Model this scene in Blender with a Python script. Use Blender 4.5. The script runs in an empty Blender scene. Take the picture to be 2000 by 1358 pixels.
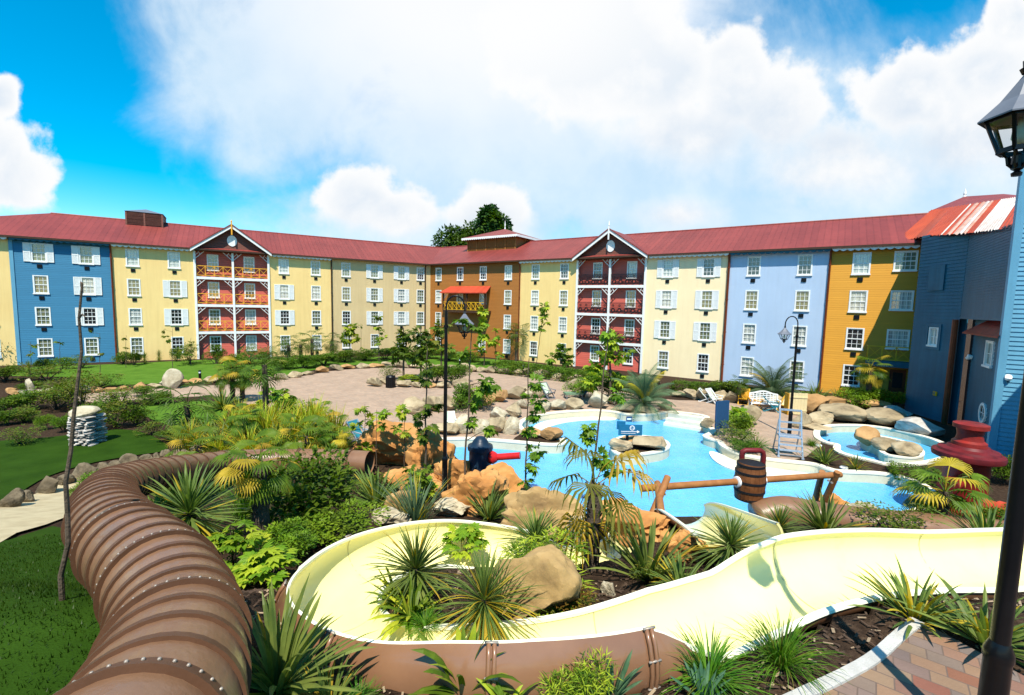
import bpy, bmesh, math, random
from mathutils import Vector as V, Matrix, noise as NZ
from mathutils.geometry import delaunay_2d_cdt
R = math.radians
rnd = random.Random(11)
sc = bpy.context.scene
COL = sc.collection

# ------------------------------------------------------------------ camera
F = 900.0; PIT = R(5.286); ROL = R(1.303); CH = 6.264
fw = V((0, math.cos(PIT), -math.sin(PIT))); u0 = V((0, math.sin(PIT), math.cos(PIT))); r0 = V((1, 0, 0))
rt = r0*math.cos(ROL)+u0*math.sin(ROL); up = u0*math.cos(ROL)-r0*math.sin(ROL)
CAM = V((0, 0, CH))
cd = bpy.data.cameras.new('camera'); co = bpy.data.objects.new('camera', cd); COL.objects.link(co)
cd.sensor_width = 36; cd.lens = 36*F/2000; cd.clip_end = 3000; cd.clip_start = 0.05
co.matrix_world = Matrix((( rt.x, up.x, -fw.x, 0), (rt.y, up.y, -fw.y, 0), (rt.z, up.z, -fw.z, CH), (0, 0, 0, 1)))
sc.camera = co

def ray(px, py): return fw+rt*((px-1000)/F)-up*((py-679)/F)
def W(px, py, z=0.0):
    d = ray(px, py); return CAM+d*((z-CH)/d.z)
def D(px, py, y):
    d = ray(px, py); return CAM+d*(y/d.y)
def sst(t):
    t = max(0., min(1., t)); return t*t*(3-2*t)

# ------------------------------------------------------------------ ground height
def hbase(x, y):
    s = sst((x-1.2)/2.6); l = (1-sst((x+2.7)/1.5))*(1-sst((y-4.2)/2.2))
    y0 = 3.8+1.3*s-.1*l; k = .285+.045*s+.06*l
    z = CH-3.36+.55*l-k*max(0., y-y0)
    if z < .25: z = .25*math.exp((z-.25)/.25)      # soft landing on the flat
    return z if z > .012 else 0.
FL = [(9.2, 6.95, 2.1), (7.6, 6.52, 2.25), (6.4, 6.16, 2.38), (5.3, 5.92, 2.5), (4.3, 5.68, 2.55), (3.4, 5.4, 2.53), (2.6, 5.05, 2.48), (1.9, 4.74, 2.44), (1.0, 4.44, 2.4), (.2, 4.33, 2.36)]
for k in range(0, 9):
    a = R(-90-22.5*k); FL.append((-.45+1.83*math.cos(a), 6.15+1.83*math.sin(a), 2.35-.9*k/8))
FL += [(.5, 8.05, 1.3), (1.4, 8.4, 1.08), (2.3, 9.2, .8), (2.9, 10.3, .5), (3.2, 11.5, .2)]
def catmull(P, n):
    out = []
    L = len(P)
    for i in range(L-1):
        p0 = P[max(0, i-1)]; p1 = P[i]; p2 = P[i+1]; p3 = P[min(L-1, i+2)]
        for j in range(n):
            t = j/n
            out.append(tuple(.5*(2*b+(c-a)*t+(2*a-5*b+4*c-d)*t*t+(3*b-a-3*c+d)*t**3) for a, b, c, d in zip(p0, p1, p2, p3)))
    out.append(tuple(P[-1])); return out
FLs = catmull(FL, 4)
def hg(x, y):
    z = hbase(x, y)
    if -3.4 < x < 9 and 3.8 < y < 12.2:
        m = 9.
        for q in FLs:
            d = (q[0]-x)**2+(q[1]-y)**2
            if d < m: m = d; zq = q[2]
        m = math.sqrt(m); e = x+.45 < .6 and math.hypot(x+.45, y-6.15) > 1.83
        if m < (.76 if e else .61): z = min(z, zq-.12)
    return z
def G(px, py):
    d = ray(px, py); t = 1.5
    while t < 400:
        p = CAM+d*t
        if p.z <= hbase(p.x, p.y):
            lo = t-.1; hi = t
            for _ in range(20):
                m = (lo+hi)/2; p = CAM+d*m
                if p.z <= hbase(p.x, p.y): hi = m
                else: lo = m
            return CAM+d*hi
        t += .1 if t < 30 else .5
    return CAM+d*t

# ------------------------------------------------------------------ materials
MT = {}
def nt(name):
    m = bpy.data.materials.new(name); m.use_nodes = True; t = m.node_tree
    for n in list(t.nodes): t.nodes.remove(n)
    o = t.nodes.new('ShaderNodeOutputMaterial'); MT[name] = m
    return m, t, o
def N(t, ty, ins=None, **kw):
    n = t.nodes.new(ty)
    for k, v in kw.items(): setattr(n, k, v)
    for k, v in (ins or {}).items():
        if hasattr(v, 'is_linked') or isinstance(v, bpy.types.NodeSocket): t.links.new(v, n.inputs[k])
        else: n.inputs[k].default_value = v
    return n
def c4(c): return (c[0], c[1], c[2], 1)
def ramp(t, fac, stops):
    n = t.nodes.new('ShaderNodeValToRGB'); t.links.new(fac, n.inputs[0])
    e = n.color_ramp.elements
    while len(e) < len(stops): e.new(.5)
    for q, (p, c) in zip(e, stops): q.position = p; q.color = c4(c)
    return n.outputs[0]
def mixc(t, fac, a, b, bt='MIX'):
    n = t.nodes.new('ShaderNodeMix'); n.data_type = 'RGBA'; n.blend_type = bt
    for i, v in ((0, fac), (6, a), (7, b)):
        if isinstance(v, bpy.types.NodeSocket): t.links.new(v, n.inputs[i])
        else: n.inputs[i].default_value = c4(v) if i else v
    return n.outputs[2]
def coords(t, kind='Object'): return N(t, 'ShaderNodeTexCoord').outputs[kind]
def mat(name, c1, c2=None, scale=3., rough=.6, bump=0., bscale=None, metal=0., spec=.22, stops=None, rand=0., kind='Object', coat=0., streak=0.):
    m, t, o = nt(name); tc = coords(t, kind)
    nz = N(t, 'ShaderNodeTexNoise', {'Vector': tc, 'Scale': scale, 'Detail': 6., 'Roughness': .6})
    c2 = c2 or tuple(v*.82 for v in c1)
    col = ramp(t, nz.outputs[0], stops or [(.3, c2), (.7, c1)])
    if streak:
        ns = N(t, 'ShaderNodeTexNoise', {'Vector': N(t, 'ShaderNodeMapping', {0: tc, 'Scale': (2.2, 2.2, .16)}).outputs[0], 'Scale': 1.6, 'Detail': 6., 'Roughness': .65})
        col = mixc(t, streak, col, ramp(t, ns.outputs[0], [(.3, (.62, .58, .54)), (.58, (1.04, 1.04, 1.04))]), 'MULTIPLY')
    if rand:
        oi = N(t, 'ShaderNodeObjectInfo')
        f = N(t, 'ShaderNodeMapRange', {0: oi.outputs['Random'], 3: 1-rand, 4: 1+rand})
        h = N(t, 'ShaderNodeHueSaturation', {'Value': f.outputs[0], 'Color': col}); col = h.outputs[0]
    b = N(t, 'ShaderNodeBsdfPrincipled', {'Base Color': col, 'Roughness': rough, 'Metallic': metal, 'Specular IOR Level': spec, 'Coat Weight': coat})
    if bump:
        n2 = N(t, 'ShaderNodeTexNoise', {'Vector': tc, 'Scale': bscale or scale*6, 'Detail': 6.})
        bp = N(t, 'ShaderNodeBump', {'Strength': bump, 'Distance': .03, 'Height': n2.outputs[0]})
        t.links.new(bp.outputs[0], b.inputs['Normal'])
    t.links.new(b.outputs[0], o.inputs[0]); return m
def boards(name, c, pitch=.15, rough=.55, depth=.03, wear=.15):
    m, t, o = nt(name); tc = coords(t)
    sep = N(t, 'ShaderNodeSeparateXYZ', {0: tc})
    d = N(t, 'ShaderNodeMath', {0: sep.outputs[2], 1: 1/pitch}, operation='MULTIPLY')
    fr = N(t, 'ShaderNodeMath', {0: d.outputs[0]}, operation='FRACT')
    inv = N(t, 'ShaderNodeMath', {0: 1., 1: fr.outputs[0]}, operation='SUBTRACT')
    fl = N(t, 'ShaderNodeMath', {0: d.outputs[0]}, operation='FLOOR')
    wn = N(t, 'ShaderNodeTexWhiteNoise', {'W': fl.outputs[0]}, noise_dimensions='1D')
    nz = N(t, 'ShaderNodeTexNoise', {'Vector': tc, 'Scale': 1.2, 'Detail': 5.})
    a = mixc(t, wn.outputs[0], tuple(v*(1-wear) for v in c), c)
    col = mixc(t, nz.outputs[0], tuple(v*(1-wear) for v in c), a)
    b = N(t, 'ShaderNodeBsdfPrincipled', {'Base Color': col, 'Roughness': rough, 'Specular IOR Level': .2})
    bp = N(t, 'ShaderNodeBump', {'Strength': 1., 'Distance': depth, 'Height': inv.outputs[0]})
    t.links.new(bp.outputs[0], b.inputs['Normal']); t.links.new(b.outputs[0], o.inputs[0]); return m
def leaf(name, c1, c2, trans=.3, rough=.45, scale=2.5, rand=.12):
    m, t, o = nt(name); tc = coords(t)
    nz = N(t, 'ShaderNodeTexNoise', {'Vector': tc, 'Scale': scale, 'Detail': 4.})
    col = ramp(t, nz.outputs[0], [(.35, c1), (.65, c2)])
    oi = N(t, 'ShaderNodeObjectInfo')
    f = N(t, 'ShaderNodeMapRange', {0: oi.outputs['Random'], 3: 1-rand, 4: 1+rand})
    f2 = N(t, 'ShaderNodeMapRange', {0: oi.outputs['Random'], 3: .488, 4: .512})
    col = N(t, 'ShaderNodeHueSaturation', {'Value': f.outputs[0], 'Hue': f2.outputs[0], 'Color': col}).outputs[0]
    b = N(t, 'ShaderNodeBsdfPrincipled', {'Base Color': col, 'Roughness': rough, 'Specular IOR Level': .16})
    tr = N(t, 'ShaderNodeBsdfTranslucent', {'Color': N(t, 'ShaderNodeHueSaturation', {'Saturation': 1.15, 'Value': 1.6, 'Color': col}).outputs[0]})
    mx = N(t, 'ShaderNodeMixShader', {0: trans, 1: b.outputs[0], 2: tr.outputs[0]})
    t.links.new(mx.outputs[0], o.inputs[0]); return m
def brick(name, cols, mortar, bw, bh, msize=.008, rough=.75, rot=0., offset=.5):
    m, t, o = nt(name); tc = coords(t)
    mp = N(t, 'ShaderNodeMapping', {0: tc, 'Rotation': (0, 0, rot)})
    br = N(t, 'ShaderNodeTexBrick', {'Vector': mp.outputs[0], 'Color1': c4((0, 0, 0)), 'Color2': c4((1, 1, 1)), 'Mortar': c4((.5, .5, .5)), 'Scale': 1., 'Mortar Size': msize, 'Brick Width': bw, 'Row Height': bh, 'Bias': 0.})
    br.offset = offset
    n = len(cols)
    cc = ramp(t, br.outputs[0], [(i/max(1, n-1), c) for i, c in enumerate(cols)])
    nz = N(t, 'ShaderNodeTexNoise', {'Vector': tc, 'Scale': 1.1, 'Detail': 7., 'Roughness': .65})
    cc = mixc(t, .5, cc, ramp(t, nz.outputs[0], [(.3, (.55, .52, .5)), (.7, (1.25, 1.2, 1.15))]), 'MULTIPLY')
    cc = mixc(t, br.outputs[1], cc, mortar)
    b = N(t, 'ShaderNodeBsdfPrincipled', {'Base Color': cc, 'Roughness': rough, 'Specular IOR Level': .2})
    n3 = N(t, 'ShaderNodeTexNoise', {'Vector': tc, 'Scale': 40., 'Detail': 4.})
    hh = N(t, 'ShaderNodeMath', {0: n3.outputs[0], 1: br.outputs[1]}, operation='SUBTRACT')
    bp = N(t, 'ShaderNodeBump', {'Strength': .5, 'Distance': .01, 'Height': hh.outputs[0]})
    t.links.new(bp.outputs[0], b.inputs['Normal']); t.links.new(b.outputs[0], o.inputs[0]); return m

mat('cream_paint', (.82, .60, .25), (.77, .54, .215), .35, .8, .15, 60, streak=.2)
mat('tan_paint', (.64, .48, .25), (.58, .43, .22), .35, .8, .15, 60, streak=.2)
mat('pale_paint', (.88, .72, .45), (.83, .66, .40), .35, .8, .15, 60, streak=.12)
mat('pale_blue_paint', (.42, .53, .68), (.38, .49, .64), .35, .8, .15, 60, streak=.12)
boards('blue_boards', (.04, .18, .31), .16)
boards('brown_boards', (.34, .135, .03), .16)
boards('ochre_boards', (.58, .27, .025), .17, depth=.045)
boards('red_boards', (.56, .12, .085), .2)
boards('maroon_boards', (.17, .062, .042), .17)
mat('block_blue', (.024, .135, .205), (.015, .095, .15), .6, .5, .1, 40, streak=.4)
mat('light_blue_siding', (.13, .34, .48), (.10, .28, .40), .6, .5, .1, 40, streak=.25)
mat('white_paint', (.80, .80, .78), (.72, .72, .70), 2., .5)
mat('ochre_wood', (.82, .40, .04), (.70, .32, .03), 6., .5)
mat('yellow_wood', (.72, .40, .02), (.6, .32, .015), 6., .5)
mat('rust_pipe', (.20, .045, .015), (.13, .03, .012), 3., .4)
mat('dark_pipe', (.07, .035, .02), (.05, .025, .015), 3., .4)
mat('vent_dark', (.012, .012, .014), None, 5., .6)
mat('iron', (.035, .018, .022), (.02, .012, .014), 5., .45)
mat('black_paint', (.004, .004, .005), (.007, .007, .008), 5., .3, spec=.2, coat=.08)
mat('grey_metal', (.16, .17, .20), (.12, .13, .155), 4., .4)
mat('galvanised', (.55, .60, .66), (.42, .46, .52), 12., .35, metal=.6)
mat('coping', (.78, .72, .58), (.66, .60, .46), 2.2, .75, .25, 30)
mat('pool_wall', (.66, .60, .44), (.54, .49, .34), 2.0, .8, .2, 30)
mat('hull_brown', (.26, .13, .068), (.18, .086, .044), 1.3, .28, .04, 3, spec=.5, coat=.25)
mat('tube_brown', (.22, .115, .06), (.15, .075, .04), 1.6, .36, .12, 25, spec=.45, coat=.12, stops=[(.22, (.11, .052, .027)), (.42, (.185, .092, .046)), (.65, (.225, .118, .062)), (.85, (.26, .15, .09))])
mat('flange_brown', (.11, .05, .025), (.07, .033, .017), 2.5, .45, .1, 30)
mat('bolt_steel', (.36, .31, .26), None, 5., .45, metal=.3)
mat('slide_yellow', (.87, .80, .38), (.80, .70, .29), 1.1, .22, .03, 2, coat=.4, stops=[(.2, (.78, .67, .24)), (.4, (.86, .78, .33)), (.8, (.88, .81, .37))])
mat('slide_lip', (.87, .85, .66), (.82, .79, .58), 1.5, .35)
mat('soil', (.060, .037, .022), (.022, .013, .008), 9., .95, .9, 45, spec=.05, stops=[(.25, (.018, .011, .007)), (.55, (.05, .031, .02)), (.8, (.105, .07, .043))])
mat('lawn', (.085, .17, .018), (.05, .14, .007), .9, .9, .5, 60, spec=.05, stops=[(.25, (.055, .12, .012)), (.5, (.075, .155, .015)), (.75, (.10, .185, .022))])
mat('lawn_dark', (.03, .105, .006), (.02, .075, .004), .9, .9, .5, 60, spec=.05, stops=[(.25, (.013, .036, .002)), (.75, (.028, .066, .005))])  # darker green than the other lawn colour, for the near left lawns
mat('sand_path', (.50, .42, .26), (.36, .29, .17), 2.5, .95, .5, 40)
mat('concrete', (.50, .48, .44), (.36, .345, .31), 5., .85, .3, 50)
mat('bark', (.10, .075, .055), (.045, .032, .022), 9., .9, .8, 30)
mat('thin_bark', (.13, .09, .06), (.06, .045, .03), 12., .85, .5, 40)
mat('log', (.34, .145, .045), (.23, .09, .028), 4., .55, .25, 12)
mat('barrel_wood', (.20, .075, .025), (.12, .042, .014), 5., .5, .3, 14)
mat('red_paint', (.55, .02, .02), (.42, .012, .014), 4., .32, coat=.3)
mat('old_red', (.30, .022, .015), (.09, .014, .012), 2.5, .45, .2, 10)
mat('maroon_paint', (.17, .014, .016), (.07, .008, .01), 3., .5)
mat('navy_paint', (.012, .030, .055), (.008, .02, .04), 3., .38, .1, 12)
mat('sign_blue', (.02, .075, .17), (.018, .065, .15), 3., .4)
mat('sign_teal', (.012, .14, .28), None, 3., .4)
mat('rock_orange', (.46, .22, .07), (.3, .12, .035), 1.1, .9, .7, 6, stops=[(.22, (.10, .055, .03)), (.42, (.40, .17, .045)), (.6, (.55, .29, .10)), (.8, (.60, .45, .22))])
mat('rock_tan', (.40, .26, .11), (.28, .18, .075), 1.7, .9, .8, 7, stops=[(.25, (.19, .115, .05)), (.42, (.33, .21, .085)), (.62, (.42, .28, .12)), (.8, (.46, .35, .19))])
mat('boulder_stone', (.40, .31, .18), (.3, .23, .14), 1.6, .9, .9, 9, stops=[(.25, (.10, .075, .045)), (.42, (.30, .23, .135)), (.6, (.40, .32, .20)), (.75, (.46, .40, .27))], rand=.25)
mat('white_stone', (.52, .45, .32), (.3, .25, .17), 2.6, .9, .9, 9, stops=[(.25, (.16, .125, .08)), (.45, (.38, .32, .21)), (.7, (.55, .49, .36))], rand=.12)
mat('slate_stone', (.52, .49, .44), (.2, .18, .16), 3., .9, .7, 14, rand=.25)
mat('path_stone', (.22, .165, .095), (.1, .08, .05), 1.8, .9, .9, 9, stops=[(.25, (.05, .04, .025)), (.45, (.15, .115, .07)), (.7, (.25, .2, .125))], rand=.2)
mat('seam', (.45, .40, .2), None, 3., .5)
mat('orange_stone', (.50, .30, .13), (.30, .16, .06), 1.6, .9, .7, 7, rand=.15)
mat('canvas_green', (.16, .26, .16), None, 8., .8); mat('canvas_pale', (.50, .62, .46), None, 8., .8)
mat('canvas_yellow', (.62, .30, .02), None, 8., .8); mat('canvas_teal', (.02, .20, .26), None, 8., .8)
mat('canvas_cream', (.70, .58, .32), (.62, .5, .27), 5., .8); mat('canvas_blue', (.015, .06, .14), None, 8., .8)
mat('sign_white', (.85, .87, .9), None, 8., .6)
leaf('lf_dark', (.03, .065, .006), (.08, .14, .012)); leaf('lf_mid', (.055, .11, .008), (.14, .21, .016))
leaf('lf_bright', (.085, .18, .009), (.22, .33, .02)); leaf('lf_lime', (.2, .28, .018), (.40, .44, .03))
leaf('lf_sword', (.075, .125, .028), (.19, .24, .05)); leaf('lf_grey', (.06, .11, .055), (.14, .19, .09))
leaf('lf_olive', (.085, .10, .012), (.2, .2, .03)); leaf('lf_gold', (.27, .2, .013), (.52, .37, .035))
leaf('lf_rust', (.13, .06, .012), (.20, .14, .02)); leaf('lf_grass', (.04, .13, .008), (.11, .24, .015)); leaf('lf_lawn', (.014, .042, .003), (.036, .08, .006)); leaf('lf_teal', (.05, .12, .06), (.12, .22, .11))
leaf('lf_far', (.012, .04, .012), (.035, .085, .016), .2, scale=.3)
brick('plaza_brick', [(.34, .235, .165), (.41, .285, .20), (.37, .27, .20), (.32, .235, .17)], (.33, .26, .19), .22, .11, .006, .85, R(28))
brick('terrace_brick', [(.22, .095, .055), (.17, .14, .125), (.27, .14, .085), (.24, .16, .10), (.16, .125, .11), (.22, .085, .055)], (.13, .09, .07), .26, .17, .006, .8, R(38))
# roofs: standing seams along local x
def roofmat(name, c, seam=.45):
    m, t, o = nt(name); tc = coords(t); sep = N(t, 'ShaderNodeSeparateXYZ', {0: tc})
    d = N(t, 'ShaderNodeMath', {0: sep.outputs[0], 1: 1/seam}, operation='MULTIPLY')
    fr = N(t, 'ShaderNodeMath', {0: d.outputs[0]}, operation='FRACT')
    lt = N(t, 'ShaderNodeMath', {0: fr.outputs[0], 1: .1}, operation='LESS_THAN')
    nz = N(t, 'ShaderNodeTexNoise', {'Vector': tc, 'Scale': .35, 'Detail': 6.})
    col = ramp(t, nz.outputs[0], [(.3, tuple(v*.85 for v in c)), (.7, tuple(v*1.08 for v in c))])
    fl_ = N(t, 'ShaderNodeMath', {0: d.outputs[0]}, operation='FLOOR'); wn = N(t, 'ShaderNodeTexWhiteNoise', {'W': fl_.outputs[0]}, noise_dimensions='1D')
    col = mixc(t, .5, col, ramp(t, wn.outputs[0], [(0, (.78, .8, .82)), (1, (1.12, 1.1, 1.08))]), 'MULTIPLY')
    ns = N(t, 'ShaderNodeTexNoise', {'Vector': tc, 'Scale': 2.5, 'Detail': 8., 'Roughness': .7}); col = mixc(t, .45, col, ramp(t, ns.outputs[0], [(.35, (.7, .7, .72)), (.65, (1.1, 1.1, 1.1))]), 'MULTIPLY')
    b = N(t, 'ShaderNodeBsdfPrincipled', {'Base Color': col, 'Roughness': .5, 'Specular IOR Level': .25})
    bp = N(t, 'ShaderNodeBump', {'Strength': 1., 'Distance': .06, 'Height': lt.outputs[0]})
    t.links.new(bp.outputs[0], b.inputs['Normal']); t.links.new(b.outputs[0], o.inputs[0])
roofmat('roof_red', (.235, .046, .037)); roofmat('roof_bright', (.50, .065, .03))
def corr():
    m, t, o = nt('corrugated'); tc = coords(t); sep = N(t, 'ShaderNodeSeparateXYZ', {0: tc})
    st = [(0, (.40, .06, .02)), (.30, (.40, .06, .02)), (.33, (.75, .7, .66)), (.345, (.42, .07, .025)), (.40, (.75, .72, .7)), (.44, (.45, .10, .04)), (.50, (.72, .69, .66)), (.56, (.42, .07, .03)), (.62, (.76, .74, .72)), (.66, (.40, .06, .025)), (.72, (.8, .8, .8)), (.97, (.78, .78, .78)), (1, (.3, .05, .02))]
    sc_ = N(t, 'ShaderNodeMath', {0: sep.outputs[0], 1: 1/17.5}, operation='MULTIPLY')
    col = ramp(t, sc_.outputs[0], st)
    n2 = N(t, 'ShaderNodeTexNoise', {'Vector': tc, 'Scale': .8, 'Detail': 6.})
    col = mixc(t, .6, col, ramp(t, n2.outputs[0], [(.3, (.75, .7, .66)), (.7, (1.05, 1.05, 1.05))]), 'MULTIPLY')
    w = N(t, 'ShaderNodeMath', {0: N(t, 'ShaderNodeMath', {0: sep.outputs[0], 1: 42.}, operation='MULTIPLY').outputs[0]}, operation='SINE')
    b = N(t, 'ShaderNodeBsdfPrincipled', {'Base Color': col, 'Roughness': .5, 'Specular IOR Level': .25})
    bp = N(t, 'ShaderNodeBump', {'Strength': .7, 'Distance': .03, 'Height': w.outputs[0]})
    t.links.new(bp.outputs[0], b.inputs['Normal']); t.links.new(b.outputs[0], o.inputs[0])
corr()
def panemat():
    m, t, o = nt('window_pane'); tc = coords(t, 'Object'); oi = N(t, 'ShaderNodeObjectInfo')
    sep = N(t, 'ShaderNodeSeparateXYZ', {0: tc})
    wv = N(t, 'ShaderNodeTexNoise', {'Vector': N(t, 'ShaderNodeMapping', {0: tc, 'Scale': (14, 1, .6)}).outputs[0], 'Scale': 1., 'Detail': 2.})
    cur = ramp(t, wv.outputs[0], [(.35, (.22, .25, .25)), (.65, (.60, .60, .52))])
    warm = ramp(t, wv.outputs[0], [(.3, (.05, .10, .12)), (.5, (.18, .17, .06)), (.7, (.07, .16, .19))])
    dark = (.012, .016, .02)
    a = N(t, 'ShaderNodeMath', {0: oi.outputs['Random'], 1: .22}, operation='GREATER_THAN')
    b2 = N(t, 'ShaderNodeMath', {0: oi.outputs['Random'], 1: .6}, operation='GREATER_THAN')
    c = mixc(t, b2.outputs[0], warm, cur); c = mixc(t, a.outputs[0], dark, c)
    b = N(t, 'ShaderNodeBsdfPrincipled', {'Base Color': c, 'Roughness': .06, 'Specular IOR Level': 1., 'Coat Weight': .8, 'Coat Roughness': .02})
    n3 = N(t, 'ShaderNodeTexNoise', {'Vector': tc, 'Scale': 1.5})
    bp = N(t, 'ShaderNodeBump', {'Strength': .12, 'Distance': .05, 'Height': n3.outputs[0]})
    t.links.new(bp.outputs[0], b.inputs['Normal']); t.links.new(b.outputs[0], o.inputs[0])
panemat()
def watermat():
    m, t, o = nt('pool_water'); tc = coords(t)
    nz = N(t, 'ShaderNodeTexNoise', {'Vector': tc, 'Scale': .28, 'Detail': 3.})
    col = ramp(t, nz.outputs[0], [(.3, (.055, .33, .66)), (.7, (.12, .45, .76))])
    vo = N(t, 'ShaderNodeTexVoronoi', {'Vector': N(t, 'ShaderNodeMixRGB', {0: .25, 1: tc, 2: N(t, 'ShaderNodeTexNoise', {'Vector': tc, 'Scale': 2.}).outputs[1]}).outputs[0], 'Scale': 2.6}, feature='SMOOTH_F1')
    col = mixc(t, .35, col, ramp(t, vo.outputs[0], [(.3, (.85, .9, .95)), (.75, (1.25, 1.2, 1.15))]), 'MULTIPLY')
    b = N(t, 'ShaderNodeBsdfPrincipled', {'Base Color': col, 'Roughness': .13, 'Specular IOR Level': .35})
    w = N(t, 'ShaderNodeTexNoise', {'Vector': tc, 'Scale': 3.2, 'Detail': 3.})
    bp = N(t, 'ShaderNodeBump', {'Strength': .55, 'Distance': .07, 'Height': N(t, 'ShaderNodeMath', {0: w.outputs[0], 1: N(t, 'ShaderNodeTexNoise', {'Vector': tc, 'Scale': 9., 'Detail': 3.}).outputs[0]}, operation='ADD').outputs[0]})
    t.links.new(bp.outputs[0], b.inputs['Normal']); t.links.new(b.outputs[0], o.inputs[0])
watermat()
def glassmat():
    m, t, o = nt('lamp_glass')
    a = N(t, 'ShaderNodeBsdfTransparent', {'Color': (.92, .94, .95, 1)}); g = N(t, 'ShaderNodeBsdfGlossy', {'Color': (1, 1, 1, 1), 'Roughness': .05})
    t.links.new(N(t, 'ShaderNodeMixShader', {0: .1, 1: a.outputs[0], 2: g.outputs[0]}).outputs[0], o.inputs[0])
glassmat()

# ------------------------------------------------------------------ mesh building
class MB:
    def __init__(s): s.v = []; s.f = []; s.m = []; s.cm = 0
    def add(s, vs, fs):
        n = len(s.v); s.v += [tuple(p) for p in vs]; s.f += [tuple(i+n for i in f) for f in fs]; s.m += [s.cm]*len(fs)
    def quad(s, *p): s.add(p, [tuple(range(len(p)))])
    def box(s, x0, x1, y0, y1, z0, z1):
        s.add([(x0, y0, z0), (x1, y0, z0), (x1, y1, z0), (x0, y1, z0), (x0, y0, z1), (x1, y0, z1), (x1, y1, z1), (x0, y1, z1)],
              [(0, 3, 2, 1), (4, 5, 6, 7), (0, 1, 5, 4), (1, 2, 6, 5), (2, 3, 7, 6), (3, 0, 4, 7)])
    def bar(s, p, q, w, h=None, upv=(0, 0, 1)):
        p = V(p); q = V(q); h = h or w; d = (q-p).normalized(); a = d.cross(V(upv))
        if a.length < 1e-4: a = d.cross(V((1, 0, 0)))
        a.normalize(); b = a.cross(d); a = a*w/2; b = b*h/2
        s.add([p-a-b, p+a-b, p+a+b, p-a+b, q-a-b, q+a-b, q+a+b, q-a+b], [(0, 3, 2, 1), (4, 5, 6, 7), (0, 1, 5, 4), (1, 2, 6, 5), (2, 3, 7, 6), (3, 0, 4, 7)])
    def tube(s, path, r, n=8, caps=True):
        path = [V(p) for p in path]; L = len(path); vs = []; fs = []
        ref = None
        for i, p in enumerate(path):
            d = (path[min(L-1, i+1)]-path[max(0, i-1)]).normalized()
            if ref is None:
                ref = d.cross(V((0, 0, 1)))
                if ref.length < 1e-3: ref = d.cross(V((1, 0, 0)))
            ref = (ref-d*ref.dot(d)).normalized(); b = d.cross(ref)
            rr = r[i] if isinstance(r, (list, tuple)) else r
            for k in range(n):
                a = 2*math.pi*k/n; vs.append(p+ref*rr*math.cos(a)+b*rr*math.sin(a))
        for i in range(L-1):
            for k in range(n):
                fs.append((i*n+k, i*n+(k+1) % n, (i+1)*n+(k+1) % n, (i+1)*n+k))
        if caps: fs += [tuple(range(n-1, -1, -1)), tuple((L-1)*n+k for k in range(n))]
        s.add(vs, fs)
    def lathe(s, prof, n=16, org=(0, 0, 0), ax=(0, 0, 1), rot=0):
        ax = V(ax).normalized(); a = ax.orthogonal().normalized() if abs(ax.z) < .99 else V((1, 0, 0)); b = ax.cross(a); org = V(org)
        vs = []; fs = []
        for r, z in prof:
            for k in range(n):
                t = 2*math.pi*k/n+rot; vs.append(org+ax*z+a*r*math.cos(t)+b*r*math.sin(t))
        for i in range(len(prof)-1):
            for k in range(n): fs.append((i*n+k, i*n+(k+1) % n, (i+1)*n+(k+1) % n, (i+1)*n+k))
        fs += [tuple(range(n-1, -1, -1)), tuple((len(prof)-1)*n+k for k in range(n))]
        s.add(vs, fs)
    def prism(s, poly, f0, f1):
        n = len(poly); s.add([f0(p) for p in poly]+[f1(p) for p in poly], [tuple(range(n)), tuple(range(2*n-1, n-1, -1))]+[(i, i+n, (i+1) % n+n, (i+1) % n) for i in range(n)])
    def mesh(s, name, mats, smooth=False, recalc=True):
        me = bpy.data.meshes.new(name); me.from_pydata(s.v, [], s.f)
        for m in (mats if isinstance(mats, (list, tuple)) else [mats]): me.materials.append(MT[m])
        for p, i in zip(me.polygons, s.m): p.material_index = i; p.use_smooth = smooth
        if recalc:
            bm = bmesh.new(); bm.from_mesh(me); bmesh.ops.recalc_face_normals(bm, faces=bm.faces); bm.to_mesh(me); bm.free()
        me.update(); return me
    def build(s, name, mats, parent=None, smooth=False, recalc=True, loc=None):
        o = ob(name, s.mesh(name, mats, smooth, recalc), parent)
        if loc is not None: o.location = loc
        return o
def ob(name, me, parent=None):
    o = bpy.data.objects.new(name, me); COL.objects.link(o)
    if parent: o.parent = parent
    return o
def tag(o, label=None, cat=None, group=None, kind=None):
    for k, v in (('label', label), ('category', cat), ('group', group), ('kind', kind)):
        if v: o[k] = v
    return o
def thing(name, label, cat, loc=(0, 0, 0), rz=0., group=None):
    o = ob(name, None); o.location = loc; o.rotation_euler = (0, 0, rz); o.empty_display_size = .3
    return tag(o, label, cat, group)
def smooth_angle(o, ang=40):
    me = o.data
    for p in me.polygons: p.use_smooth = True
    try: me.set_sharp_from_angle(angle=R(ang))
    except Exception: pass
    return o
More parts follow.
